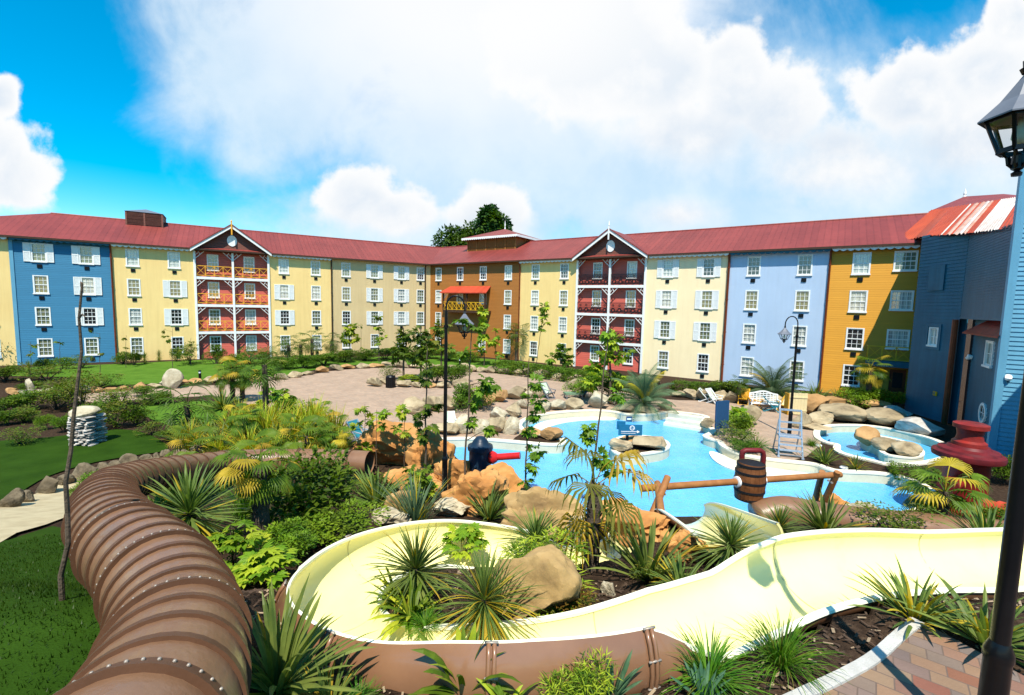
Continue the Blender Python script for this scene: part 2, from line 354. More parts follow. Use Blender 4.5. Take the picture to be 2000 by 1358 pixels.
# ================================================================== HOTEL
K0 = V((-10.704, 59.88, 0)); EAVE = 11.22; SLP = .455
SILL = [9.15, 6.35, 3.55, .75]
_wc = {}
def win_meshes(w, h, nx, sash):
    k = (w, h, nx, sash)
    if k in _wc: return _wc[k]
    f = MB(); t = .075
    f.box(-w/2-t, -w/2+.03, -.10, .035, 0, h); f.box(w/2-.03, w/2+t, -.10, .035, 0, h)
    f.box(-w/2-t, w/2+t, -.10, .037, h, h+t)
    f.box(-w/2+.03, w/2-.03, -.09, -.02, 0, .07); f.box(-w/2+.03, w/2-.03, -.09, -.02, h-.06, h)
    if sash: f.box(-w/2+.03, w/2-.03, -.09, -.005, h*.5-.035, h*.5+.035)
    for i in range(1, nx): x = -w/2+w*i/nx; f.box(x-.014, x+.014, -.075, -.03, .07, h-.06)
    for z in ((h*.25, h*.75) if sash else (h*.5,)): f.box(-w/2+.03, w/2-.03, -.072, -.033, z-.014, z+.014)
    p = MB(); p.quad((-w/2, -.065, 0), (w/2, -.065, 0), (w/2, -.065, h), (-w/2, -.065, h))
    s = MB(); s.box(-w/2-.11, w/2+.11, -.08, .09, -.10, 0)
    _wc[k] = (f.mesh('window', 'white_paint'), p.mesh('pane', 'window_pane', recalc=False), s.mesh('sill', 'white_paint')); return _wc[k]
def add_window(par, s, sy, out, z, w=.86, h=1.5, nx=3, sash=True):
    f, p, si = win_meshes(w, h, nx, sash)
    o = ob('window', f, par); o.location = (s, sy*out, z)
    if sy < 0: o.rotation_euler.z = math.pi
    ob('pane', p, o); ob('sill', si, o)
def shutter_mesh():
    m = MB(); w = .46; h = 1.62
    m.box(-w/2, w/2, 0, .035, 0, h)
    for a, b in ((-w/2, -w/2+.06), (w/2-.06, w/2)): m.box(a, b, .035, .06, 0, h)
    for z in (0, h/2-.04, h-.08): m.box(-w/2+.06, w/2-.06, .035, .058, z, z+.08)
    k = .1
    while k < h-.1:
        m.box(-w/2+.06, w/2-.06, .035, .048, k, k+.045); k += .08
    return m.mesh('shutter', 'white_paint')
SHUT = shutter_mesh()
def vent_mesh():
    m = MB(); m.box(-.17, .17, 0, .05, -.15, .15)
    for i in range(5): m.box(-.15, .15, .05, .07, -.12+i*.055, -.095+i*.055)
    return m.mesh('air_vent', 'vent_dark')
VENT = vent_mesh()
def put(name, me, par, s, sy, out, z):
    o = ob(name, me, par); o.location = (s, sy*out, z)
    if sy < 0: o.rotation_euler.z = math.pi
    return o
def facade(par, sy, s0, s1, z0, z1, mt, wins, out=0., label=None, thick=.3, name='wall'):
    """wall with real openings; wins = (s, z, w, h)"""
    m = MB(); sv = sorted({s0, s1}|{a for s, z, w, h in wins for a in (s-w/2, s+w/2)})
    zv = sorted({z0, z1}|{a for s, z, w, h in wins for a in (z, z+h)})
    for a, b in zip(sv, sv[1:]):
        for c, d in zip(zv, zv[1:]):
            x = (a+b)/2; y = (c+d)/2
            if any(abs(x-s) < w/2 and z < y < z+h for s, z, w, h in wins): continue
            m.quad((a, sy*out, c), (b, sy*out, c), (b, sy*out, d), (a, sy*out, d))
    o2 = out-thick
    for s, z, w, h in wins:
        for p, q in (((s-w/2, z), (s+w/2, z)), ((s+w/2, z), (s+w/2, z+h)), ((s+w/2, z+h), (s-w/2, z+h)), ((s-w/2, z+h), (s-w/2, z))):
            m.quad((p[0], sy*out, p[1]), (q[0], sy*out, q[1]), (q[0], sy*o2, q[1]), (p[0], sy*o2, p[1]))
    for s in (s0, s1): m.quad((s, sy*out, z0), (s, sy*o2, z0), (s, sy*o2, z1), (s, sy*out, z1))
    m.quad((s0, sy*o2, z0), (s1, sy*o2, z0), (s1, sy*o2, z1), (s0, sy*o2, z1))
    o = m.build(name, mt, par, recalc=False)
    if label: o['label'] = label
    return o
def section(par, sy, s0, s1, mt, cols, label, skip=(), shut=(), vents=True):
    wins = []
    for ci, s in enumerate(cols):
        for ri, z in enumerate(SILL):
            if (ci, ri) in skip: continue
            wins.append((s, z, .86, 1.5))
            add_window(par, s, sy, 0, z)
            if vents: put('air_vent', VENT, par, s, sy, .005, z-.42)
            if (ci, ri) in shut:
                for d in (-1, 1): put('shutter', SHUT, par, s+d*.745, sy, .012, z-.06)
    return facade(par, sy, s0, s1, 0, EAVE, mt, wins, label=label)
def scallop(par, sy, s0, s1, out=.42, z=11.16, mt='white_paint'):
    m = MB(); n = max(2, int((s1-s0)/.42)); st = (s1-s0)/n
    for i in range(n):
        a = s0+i*st; pts = [(a, z)]+[(a+st*t, z-.22-.12*math.sin(math.pi*t)) for t in (0, .12, .3, .5, .7, .88, 1)]+[(a+st, z)]
        m.prism(pts, lambda p: (p[0], sy*(out), p[1]), lambda p: (p[0], sy*(out+.035), p[1]))
    m.build('scalloped_trim', mt, par)
def pipe(par, sy, s, mt, out=.12, z0=0, z1=11.0, w=.15):
    m = MB(); m.tube([(s, sy*out, z0), (s, sy*out, z1-.5), (s, sy*(out+.25), z1)], w/2, 8)
    for z in (1.5, 4.3, 7.1, 9.8): m.lathe([(w*.62, z), (w*.62, z+.1)], 8, (s, sy*out, 0))
    smooth_angle(m.build('drainpipe', mt, par))
def mainroof(par, sy, s1, hip, near=.644):
    m = MB()
    def P(s, o, z): return (s, sy*o, z)
    e = .55; zr = EAVE-.02+(e+6)*SLP; ez = EAVE-.02
    n = 1
    A = P(near*e, e, ez); B = P(s1, e, ez); Cc = P(s1-hip, -6, zr); Dd = P(-near*6, -6, zr)
    E2 = P(-near*12.55, -12.55, ez); F2 = P(s1, -12.55, ez)
    m.quad(A, B, Cc, Dd); m.quad(Dd, Cc, F2, E2)
    m.quad(B, F2, Cc)
    o = m.build('roof', 'roof_red', par, recalc=False)
    g = MB(); g.box(min(near*e, s1), s1, sy*(e-.02) if sy > 0 else -e-.03, sy*(e+.03) if sy > 0 else -e+.02, ez-.17, ez-.01)
    g.box(.3, s1, *sorted((sy*0.0, sy*(e-.03))), ez-.1, ez-.06)
    g.build('gutter', 'dark_pipe', o)
    r_ = MB(); r_.tube([Cc, Dd], .09, 6); r_.build('ridge_cap', 'roof_red', o)
    return o
def cross_rail(par, sy, s0, s1, z0, out, mt, nb, h=1.0, dia=True):
    m = MB(); y = sy*out
    m.bar((s0, y, z0+h), (s1, y, z0+h), .07, .07); m.bar((s0, y, z0+.06), (s1, y, z0+.06), .07, .06)
    for i in range(nb+1):
        s = s0+(s1-s0)*i/nb; m.bar((s, y, z0), (s, y, z0+h), .06, .06)
    for i in range(nb):
        a = s0+(s1-s0)*i/nb; b = s0+(s1-s0)*(i+1)/nb
        m.bar((a, y+.01, z0+.08), (b, y+.01, z0+h-.03), .045, .035); m.bar((a, y-.01, z0+h-.03), (b, y-.01, z0+.08), .045, .035)
    return m.build('railing', mt, par)
def iron_rail(par, sy, s0, s1, z0, out):
    m = MB(); y = sy*out; h = 1.05
    for z in (z0+h, z0+.08, z0+.55): m.bar((s0, y, z), (s1, y, z), .045, .04)
    n = int((s1-s0)/.09)
    for i in range(n+1): s = s0+(s1-s0)*i/n; m.bar((s, y, z0+.08), (s, y, z0+h), .026)
    k = 5; st = (s1-s0)/k
    for i in range(k):                      # scrollwork
        c = s0+st*(i+.5)
        for rr, zz in ((.2, z0+.32), (.13, z0+.32), (.09, z0+.78)):
            m.tube([(c+rr*math.cos(a*math.pi/6), y, zz+rr*math.sin(a*math.pi/6)) for a in range(13)], .036, 5)
        for dx in (-.3, .3): m.tube([(c+dx+.08*math.cos(a*math.pi/5), y, z0+.3+.08*math.sin(a*math.pi/5)) for a in range(11)], .022, 5)
    return m.build('railing', 'iron', par)
def gable(par, sy, s0, s1, wcols, kind):
    mid = (s0+s1)/2; rec = -.42
    wins = []
    for s in wcols:
        for z in SILL:
            wins.append((s, z, .86, 1.5)); add_window(par, s, sy, rec, z)
    facade(par, sy, s0, s1, 0, EAVE, 'red_boards', wins, out=rec, label='red boarded wall set back behind white balcony posts')
    for s, d in ((s0+.02, 1), (s1-.02, -1)):
        m = MB(); m.quad((s, 0, 0), (s, sy*rec, 0), (s, sy*rec, EAVE), (s, 0, EAVE)); m.build('side_wall', 'red_boards', par, recalc=False)
    for s in (s0, mid, s1):
        m = MB(); m.box(s-.10, s+.10, *sorted((sy*-.1, sy*.12)), 0, 11.0); m.build('balcony_post', 'white_paint', par)
    for z in (8.3, 5.5, 2.7):
        m = MB(); m.box(s0+.1, mid-.1, *sorted((sy*-.06, sy*.09)), z-.14, z+.12); m.box(mid+.1, s1-.1, *sorted((sy*-.06, sy*.09)), z-.14, z+.12); m.build('floor_beam', 'white_paint', par)
        m = MB(); m.box(s0+.03, s1-.03, *sorted((sy*rec, sy*-.06)), z-.04, z+.1); m.build('balcony_floor', 'maroon_boards', par)
        for a, b in ((s0+.1, mid-.1), (mid+.1, s1-.1)):
            if kind == 'wood': cross_rail(par, sy, a, b, z+.2, 0, 'ochre_wood', 4)
            else: iron_rail(par, sy, a, b, z+.14, 0)
    for z in (11.0, 8.16, 5.36, 2.56):
        for s, d in ((s0+.1, 1), (mid-.1, -1), (mid+.1, 1), (s1-.1, -1)):
            m = MB(); y = sy*.02
            m.bar((s, y, z-.75), (s+d*.75, y, z-.02), .055, .05); m.bar((s, y, z-.42), (s+d*.22, y, z-.2), .04, .04); m.bar((s+d*.2, y, z-.02), (s+d*.4, y, z-.36), .04, .04)
            m.build('bracket', 'white_paint', par)
    # gable triangle
    ap = 13.75; k = (ap-11.12)/(mid-s0+.35)
    m = MB(); m.prism([(s0, 10.95), (s1, 10.95), (s1, ap-k*(s1-mid)-.05), (mid, ap-.05), (s0, ap-k*(mid-s0)-.05)], lambda p: (p[0], sy*-.1, p[1]), lambda p: (p[0], sy*.14, p[1]))
    m.build('gable_wall', 'maroon_boards', par)
    m = MB(); m.prism([(mid+.44*math.cos(a*math.pi/16), 12.2+.56*math.sin(a*math.pi/16)) for a in range(32)], lambda p: (p[0], sy*.14, p[1]), lambda p: (p[0], sy*.2, p[1]))
    m.build('oval_panel', 'white_paint', par)
    e = .75
    m = MB()
    for d in (-1, 1):
        a = s0-.35 if d < 0 else s1+.35
        m.quad((a, sy*e, ap-k*abs(a-mid)+.06), (mid, sy*e, ap+.06), (mid, sy*-5.05, ap+.06), (a, sy*.3, ap-k*abs(a-mid)+.06))
    m.build('gable_roof', 'roof_red', par, recalc=False)
    m = MB()
    for d in (-1, 1):
        a = s0-.3 if d < 0 else s1+.3; za = ap-k*abs(a-mid)-.02
        m.prism([(a, za), (mid, ap), (mid, ap-.3), (a, za-.3)], lambda p: (p[0], sy*(e-.16), p[1]), lambda p: (p[0], sy*(e-.03), p[1]))
    m.build('bargeboard', 'white_paint', par)
    m = MB()
    for d in (-1, 1):
        a = s0-.38 if d < 0 else s1+.38; za = ap-k*abs(a-mid)+.1
        m.prism([(a, za), (mid, ap+.12), (mid, ap+.0), (a, za-.12)], lambda p: (p[0], sy*(e-.03), p[1]), lambda p: (p[0], sy*(e+.03), p[1]))
    m.build('verge_cap', 'roof_red', par)
    m = MB(); m.box(mid-.06, mid+.06, *sorted((sy*(e-.04), sy*(e+.07))), ap-1.0, ap+.35); m.lathe([(.09, ap+.35), (.02, ap+.8 if kind != 'wood' else ap+.5)], 8, (mid, sy*(e+.01), 0))
    m.build('finial', 'white_paint' if kind != 'wood' else 'ochre_wood', par)

# ---- left wing
LW = thing('hotel_wing', 'long left hotel wing with blue boarded, cream and tan facades under a dull red roof', 'building', K0, R(211.0), 'hotel wings round the garden')
LC = [1.34, 3.81, 7.13, 10.43, 13.73, 16.98, 20.27, 23.53, 26.74, 29.95, 33.26, 36.4]
section(LW, 1, 0, 12.05, 'tan_paint', LC[0:4], 'tan painted facade next to the inner corner', shut={(1, 0), (1, 1), (1, 2), (2, 0), (2, 1), (2, 2)})
section(LW, 1, 12.05, 18.47, 'cream_paint', LC[4:6], 'cream facade right of the red gable', shut={(1, 1), (1, 2)})
gable(LW, 1, 18.47, 25.06, LC[6:8], 'wood')
section(LW, 1, 25.06, 31.5, 'cream_paint', LC[8:10], 'cream facade left of the red gable', shut={(0, 1), (0, 2)})
section(LW, 1, 31.5, 38.1, 'blue_boards', LC[10:12], 'deep blue boarded facade', shut={(0, 0), (1, 0), (0, 1), (0, 2)})
section(LW, 1, 38.1, 46, 'cream_paint', [39.7, 43], 'cream facade at the far left end')
m = MB(); m.box(46, 46.1, -12, 0, 0, EAVE); m.build('end_wall', 'cream_paint', LW)
for a, b in ((12.1, 18.1), (25.4, 31.4), (38.2, 46)): scallop(LW, 1, a, b)
scallop(LW, 1, 31.5, 38.1, mt='block_blue')
mainroof(LW, 1, 46.5, 9.6)
pipe(LW, 1, 31.5, 'rust_pipe'); pipe(LW, 1, 12.05, 'dark_pipe'); pipe(LW, 1, .75, 'dark_pipe')
m = MB(); m.box(38.0, 38.25, 0, .06, 0, 11.0); m.build('corner_board', 'light_blue_siding', LW)
def cupola(par, sy, s0, s1, o0, o1, z0, z1, zt, wall_m, roof_m, trim, ov=.4, fin=False):
    m = MB(); m.box(s0, s1, *sorted((sy*o0, sy*o1)), z0, z1); b = m.build('cupola', wall_m, par)
    m = MB()
    n = max(2, round((s1-s0)/1.4))
    for i in range(n+1):
        s = s0+(s1-s0)*i/n; m.box(s-.07, s+.07, *sorted((sy*o0, sy*(o0+.08))), z0+.3, z1)
    z = z0+.5
    while z < z1-.1:
        m.bar((s0, sy*(o0+.04), z), (s1, sy*(o0+.04), z-.04), .05, .03); z += .11
    m.build('louvres', wall_m, b)
    for s in (s0, s1):
        m = MB(); m.box(*sorted((s, s+(-.03 if s == s0 else .03))), *sorted((sy*o0, sy*o1)), z0+.3, z1)
        for i in range(3):
            oo = o0+(o1-o0)*i/2; d = -.06 if s == s0 else .06
            m.box(min(s, s+d), max(s, s+d), sy*oo-.07, sy*oo+.07, z0+.3, z1)
        m.build('side_boards', wall_m, b)
    c = ((s0+s1)/2, sy*(o0+o1)/2, zt); q = [(s0-ov, sy*(o0+ov), z1), (s1+ov, sy*(o0+ov), z1), (s1+ov, sy*(o1-ov), z1), (s0-ov, sy*(o1-ov), z1)]
    m = MB(); m.add(q+[c], [(0, 1, 4), (1, 2, 4), (2, 3, 4), (3, 0, 4), (3, 2, 1, 0)]); m.build('cupola_roof', roof_m, b)
    if trim:
        m = MB(); n = 26
        for i in range(n):
            a = s0-ov+(s1-s0+2*ov)*i/n; st = (s1-s0+2*ov)/n; y = sy*(o0+ov+.01)
            m.prism([(a, z1)]+[(a+st*t, z1-.2-.1*math.sin(math.pi*t)) for t in (0, .25, .5, .75, 1)]+[(a+st, z1)], lambda p: (p[0], y, p[1]), lambda p: (p[0], y+sy*.04, p[1]))
        for s in (s0-ov, s1+ov): m.box(s-.02, s+.02, *sorted((sy*(o0+ov), sy*(o1-ov))), z1-.26, z1)
        m.build('scalloped_trim', 'white_paint', b)
    if fin:
        m = MB(); m.lathe([(.1, zt-.1), (.05, zt+.35), (.09, zt+.42), (.01, zt+1.1)], 8, (c[0], c[1], 0)); m.build('finial', 'white_paint', b)
    return b
cupola(LW, 1, 28.0, 30.95, -4.6, -7.4, 13.2, 14.9, 15.45, 'maroon_boards', 'grey_metal', False, .12)

# ---- right wing
RW = thing('hotel_wing', 'right hotel wing stepping from orange-brown through cream, red gable and pale blue to ochre', 'building', K0, R(-34.61), 'hotel wings round the garden')
RC = [1.45, 5.06, 8.65, 12.28, 15.92, 19.47, 23.05, 26.62, 30.18, 33.69, 37.21, 40.8, 44.35]
section(RW, -1, 0, 13.93, 'brown_boards', RC[0:4], 'orange-brown boarded facade at the inner corner', skip={(1, 2), (1, 3), (2, 2)})
section(RW, -1, 13.93, 21.0, 'cream_paint', RC[4:6], 'yellow cream facade left of the iron-railed gable')
gable(RW, -1, 21.0, 28.12, RC[6:8], 'iron')
section(RW, -1, 28.12, 35.32, 'pale_paint', RC[8:10], 'pale cream facade with white shutters', shut={(c, r) for c in (0, 1) for r in (0, 1, 2)})
section(RW, -1, 35.32, 42.42, 'pale_blue_paint', RC[10:12], 'pale lavender-blue rendered facade')
# ochre part with wide windows, balcony and door
wins = [(44.35, z, .95, 1.5) for z in SILL]+[(46.85, z+.2, 1.15, 1.3) for z in SILL[:3]]
for i, (s, z, w, h) in enumerate(wins): add_window(RW, s, -1, 0, z, w, h, 3 if i < 4 else 4)
for z in SILL: put('air_vent', VENT, RW, 44.35, -1, .005, z-.42)
facade(RW, -1, 42.42, 48.6, 0, EAVE, 'ochre_boards', wins+[(47.05, 0.02, .95, 2.2)], label='ochre boarded facade half in the shadow of the blue block')
m = MB(); m.box(46.6, 47.5, .06, .12, .03, 2.2); d = m.build('door', 'rust_pipe', RW)
m = MB(); m.box(46.78, 47.32, .02, .07, .9, 2.0); m.build('door_glass', 'vent_dark', d)
m = MB(); m.box(45.3, 46.25, -.05, 0.0, 1.45, 1.85); w_ = m.build('wall_sign', 'sign_blue', RW); w_['label'] = 'small blue sign beside the door'
m = MB(); m.box(45.35, 45.6, -.056, -.05, 1.5, 1.8); m.build('sign_symbol', 'canvas_teal', w_)
m = MB(); m.box(45.1, 47.6, -1.1, -.02, 2.45, 2.85); bal = m.build('balcony', 'block_blue', RW)
cross_rail(bal, -1, 45.15, 47.55, 2.9, 1.03, 'yellow_wood', 3)
m = MB(); m.bar((45.14, -.05, 3.88), (45.14, -1.0, 3.88), .06); m.bar((45.14, -.05, 2.95), (45.14, -1.0, 2.95), .06); m.bar((45.14, -.05, 2.95), (45.14, -1.0, 3.85), .045); m.build('side_railing', 'yellow_wood', bal)
# awning balcony on the brown part
m = MB(); m.box(3.3, 9.9, -1.2, -.02, 5.2, 5.5); aw = m.build('balcony', 'dark_pipe', RW)
for a, b in ((3.35, 7.05), (7.1, 9.85)): cross_rail(aw, -1, a, b, 5.5, 1.15, 'yellow_wood', 5 if a < 5 else 4, .95)
for s in (3.35, 7.08, 9.85):
    m = MB(); m.box(s-.09, s+.09, -1.2, -1.05, 5.5, 7.7); m.build('balcony_post', 'dark_pipe', aw)
m = MB(); m.add([(3.0, -1.45, 7.6), (10.25, -1.45, 7.6), (9.8, -.02, 8.4), (3.5, -.02, 8.4), (3.0, -1.45, 7.5), (10.25, -1.45, 7.5), (9.8, -.02, 8.3), (3.5, -.02, 8.3)], [(0, 1, 2, 3), (7, 6, 5, 4), (0, 4, 5, 1), (1, 5, 6, 2), (3, 7, 4, 0)]); m.build('awning', 'roof_bright', RW)
m = MB()
for s, d in ((3.5, 1), (9.7, -1)): m.bar((s, -1.1, 6.9), (s+d*.5, -1.1, 7.45), .06); m.bar((s, -1.1, 7.2), (s+d*.25, -1.1, 7.45), .05)
m.build('bracket', 'white_paint', aw)
for a, b in ((14.0, 20.65), (28.5, 35.3), (42.5, 47.5)): scallop(RW, -1, a, b)
scallop(RW, -1, 35.4, 42.4, mt='block_blue')
mainroof(RW, -1, 52.5, 0)
pipe(RW, -1, 13.93, 'rust_pipe'); pipe(RW, -1, 35.32, 'rust_pipe', w=.2); pipe(RW, -1, 42.42, 'rust_pipe')
cupola(RW, -1, 3.2, 10.7, -3.6, -9.5, 12.6, 14.7, 16.1, 'brown_boards', 'roof_red', True, .6, True)

# ---- crooked blue block at the right
def siding(m, p0, p1, z0, z1, out, pitch=.2, lap=.035, holes=(), z1b=None):
    z = z0; zt = max(z1, z1b or z1); zb = z1 if z1b is None else z1b
    while z < zt-1e-3:
        t = min(z+pitch, zt); segs = [(p0, p1)]; mid = (z+t)/2
        if mid > min(z1, zb):
            f = (z1-mid)/(z1-zb); segs = [(p0, p0+(p1-p0)*max(0, min(1, f)))]
        for ha, hb, za, zb_ in holes:
            if za < mid < zb_: segs = [s for a, b in segs for s in ((a, min(b, ha)), (max(a, hb), b)) if s[1]-s[0] > .01]
        for a, b in segs:
            if b-a > .02: m.add([(a, -out-lap, z), (b, -out-lap, z), (b, -out, t), (a, -out, t), (a, -out, z), (b, -out, z)], [(0, 1, 2, 3), (4, 5, 1, 0)])
        z = t
def frame(P0, P1):
    d = (P1-P0); return Matrix.Translation((P0.x, P0.y, 0))@Matrix.Rotation(math.atan2(d.y, d.x), 4, 'Z'), d.length
A0 = V((28.85, 33.0, 0)); A1 = V((25.64, 29.54, 0)); B1 = V((25.16, 26.0, 0)); C1 = V((21.45, 20.2, 0)); DE = V((.845, -.535, 0))
BB = thing('boarded_block', 'crooked dark blue boarded block in shade with patched striped roof at the right edge', 'building', (0, 0, 0))
def FB(m, name, mt, fr, par=None, smooth=False):
    o = m.build(name, mt, BB, recalc=False); o.matrix_local = fr; return o
F0, l0 = frame(A0, A1); F1, l1 = frame(A1, B1); F2, l2 = frame(B1, C1); F3, l3 = frame(C1, C1+DE*9)
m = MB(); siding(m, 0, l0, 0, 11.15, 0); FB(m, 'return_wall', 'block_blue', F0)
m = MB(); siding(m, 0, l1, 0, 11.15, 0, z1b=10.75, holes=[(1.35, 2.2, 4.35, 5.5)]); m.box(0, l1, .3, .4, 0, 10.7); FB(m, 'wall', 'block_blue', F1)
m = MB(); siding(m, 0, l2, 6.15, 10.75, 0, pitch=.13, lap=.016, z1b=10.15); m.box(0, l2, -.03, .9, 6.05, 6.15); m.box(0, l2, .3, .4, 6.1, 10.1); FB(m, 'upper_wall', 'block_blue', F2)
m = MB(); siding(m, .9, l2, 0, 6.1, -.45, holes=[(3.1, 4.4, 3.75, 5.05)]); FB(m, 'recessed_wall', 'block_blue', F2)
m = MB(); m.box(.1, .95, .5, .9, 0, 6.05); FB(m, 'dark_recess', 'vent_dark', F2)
m = MB(); m.add([(1.3, -.12, 5.35), (l2, -.12, 5.35), (l2, .44, 6.05), (3.0, .44, 6.05), (1.3, .46, 5.35), (1.3, -.12, 5.28), (l2, -.12, 5.28)], [(0, 1, 2, 3), (0, 3, 4), (5, 6, 1, 0)]); FB(m, 'lean_to_roof', 'old_red', F2)
def win_on(fr, p, out, z, w, h, nx):
    f, pn, si = win_meshes(w, h, nx, False); o = ob('window', f, BB); o.matrix_local = fr@Matrix.Translation((p, -out, z))@Matrix.Rotation(math.pi, 4, 'Z'); ob('pane', pn, o); ob('sill', si, o)
win_on(F1, 1.78, .0, 4.42, .62, 1.0, 2); win_on(F2, 3.75, -.42, 3.82, 1.0, 1.15, 2)
m = MB()
for a, b, c, d in ((1.18, 1.36, 4.15, 5.7), (2.19, 2.37, 4.15, 5.7), (1.36, 2.19, 5.52, 5.7), (1.36, 2.19, 4.15, 4.33)): m.box(a, b, -.07, -.02, c, d)
FB(m, 'window_surround', 'block_blue', F1)
m = MB(); m.box(1.0, 2.2, -.09, -.03, 7.7, 9.2); FB(m, 'blank_panel', 'block_blue', F1)
m = MB(); m.tube([(.06, -.2, 0), (.06, -.2, 6.0)], .14, 10); FB(m, 'drainpipe', 'rust_pipe', F2)
def ring(m, c, r0_, r1_, y0, y1, n=28):
    vs = []; fs = []
    for k in range(n):
        a = 2*math.pi*k/n
        for rr, y in ((r0_, y0), (r1_, y0), (r1_, y1), (r0_, y1)): vs.append((c[0]+rr*math.cos(a), y, c[1]+rr*math.sin(a)))
    for k in range(n):
        for j in range(4): fs.append((k*4+j, k*4+(j+1) % 4, ((k+1) % n)*4+(j+1) % 4, ((k+1) % n)*4+j))
    m.add(vs, fs)
RC_ = (3.9, 1.45)
m = MB(); ring(m, RC_, .38, .52, .36, .5); rw_ = FB(m, 'round_window', 'white_paint', F2)
m = MB(); m.bar((RC_[0]-.4, .4, RC_[1]), (RC_[0]+.4, .4, RC_[1]), .03); m.bar((RC_[0], .4, RC_[1]-.4), (RC_[0], .4, RC_[1]+.4), .03, upv=(1, 0, 0)); m.build('glazing_bar', 'white_paint', rw_)
m = MB(); m.prism([(RC_[0]+.4*math.cos(a*math.pi/14), RC_[1]+.4*math.sin(a*math.pi/14)) for a in range(28)], lambda p: (p[0], .41, p[1]), lambda p: (p[0], .43, p[1])); m.build('pane', 'vent_dark', rw_)
def dome_camera(fr, p, y, z):
    m = MB(); m.lathe([(.11, 0), (.13, .1), (.12, .2)], 12, (p, y, z), (0, -1, .2)); m.lathe([(.12, .0), (.10, -.07), (.05, -.12)], 12, (p, y-.16, z-.02)); c = FB(m, 'security_camera', 'white_paint', fr); smooth_angle(c)
    m = MB(); m.lathe([(.06, 0), (.02, -.06)], 10, (p, y-.16, z-.13)); m.build('lens_dome', 'vent_dark', c)
dome_camera(F2, 1.1, .42, 4.0); dome_camera(F3, .3, -.05, 3.6)
m = MB(); m.box(2.3, 2.58, -.08, -.03, 1.45, 1.7); al = FB(m, 'alarm_box', 'yellow_wood', F1)
m = MB(); m.box(2.36, 2.44, -.086, -.08, 1.52, 1.66); m.build('alarm_button', 'sign_teal', al)
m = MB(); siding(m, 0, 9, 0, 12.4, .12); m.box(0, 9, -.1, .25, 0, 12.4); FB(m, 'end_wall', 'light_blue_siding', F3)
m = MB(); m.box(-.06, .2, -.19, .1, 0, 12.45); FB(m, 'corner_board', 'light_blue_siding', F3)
m = MB(); m.prism([(1.8, 0), (1.8, 7.9), (4.4, 13.0), (8, 7.9), (8, 0)], lambda p: (p[0], -3.0, p[1]), lambda p: (p[0], -5.5, p[1])); FB(m, 'shadow_wing', 'light_blue_siding', F3)  # unseen gabled mass, added to throw the slanting shadow onto the end wall
# patched corrugated roof: ruled between the crooked eave and the ridge
mat('corr_red', (.44, .07, .025), (.33, .05, .02), 1.2, .5); mat('corr_white', (.66, .62, .58), (.5, .38, .32), 1.2, .5); mat('corr_faded', (.62, .42, .34), (.48, .2, .12), 2., .5)
LOW = [(1745, D(1745, 475, 34.0)), (1788, D(1788, 466, 33.1)), (1806, D(1806, 462, 29.5)), (1886, D(1886, 457, 25.7)), (1978, D(1978, 446, 20.35))]
T1 = D(1818, 411, 36.5); T2 = D(1984, 386, 26.); TOP = [(1818, T1), (1984, T2), (2010, T2+(T2-T1)*.16)]
def onl(Lx, x):
    for (a, p), (b, q) in zip(Lx, Lx[1:]):
        if x <= b: return p.lerp(q, max(0, (x-a)/(b-a)))
    return Lx[-1][1]
ST_ = [(1745, 1818, 0), (1806, 1868, 0), (1838, 1908, 1), (1841, 1911, 0), (1850, 1917, 2), (1858, 1926, 0), (1862, 1930, 2), (1872, 1938, 1), (1879, 1945, 2), (1886, 1951, 0), (1903, 1962, 1), (1953, 1990, 0), (1978, 2008, 0)]
m = MB()
for (a, ta, c), (b, tb, _) in zip(ST_, ST_[1:]):
    n = max(2, int((b-a)/2.6))//2*2; m.cm = c
    for j in range(n):
        q = []
        for k, jj in ((0, j), (1, j+1)):
            x = a+(b-a)*jj/n; e = onl(LOW, x); tp = onl(TOP, ta+(tb-ta)*jj/n); up_ = V((0, 0, .05 if (jj % 2) else 0)); e = e+(e-tp)*.02*math.sin(x*.9); q.append((e+up_, tp+up_))
        m.quad(q[0][0], q[1][0], q[1][1], q[0][1])
m.build('corrugated_roof', ['corr_red', 'corr_white', 'corr_faded'], BB, recalc=False)
m = MB(); m.quad(T1, T2, T2+V((5, 1, -2.5)), T1+V((5, 4, -2.5)))
ev = [p for _, p in LOW]
for p, q in zip(ev, ev[1:]):
    i_ = V((.9, -.1, -.05)); m.quad(p-V((0, 0, .06)), q-V((0, 0, .06)), q+i_, p+i_)
m.build('rear_roof', 'roof_red', BB, recalc=False)
bs_ = [D(1812, 414, 40), D(1995, 392, 32), D(2100, 392, 36), D(1900, 412, 47)]; apx_ = D(1884, 384, 42)
m = MB(); m.add(bs_+[apx_, D(1960, 379, 38)], [(0, 1, 5, 4), (1, 2, 5), (2, 3, 4, 5), (3, 0, 4)]); cp = m.build('pavilion_roof', 'roof_red', BB, recalc=False)
m = MB(); m.lathe([(.14, -.1), (.08, .15), (.12, .22), (.01, .7)], 8, tuple(apx_)); m.build('finial', 'white_paint', cp)
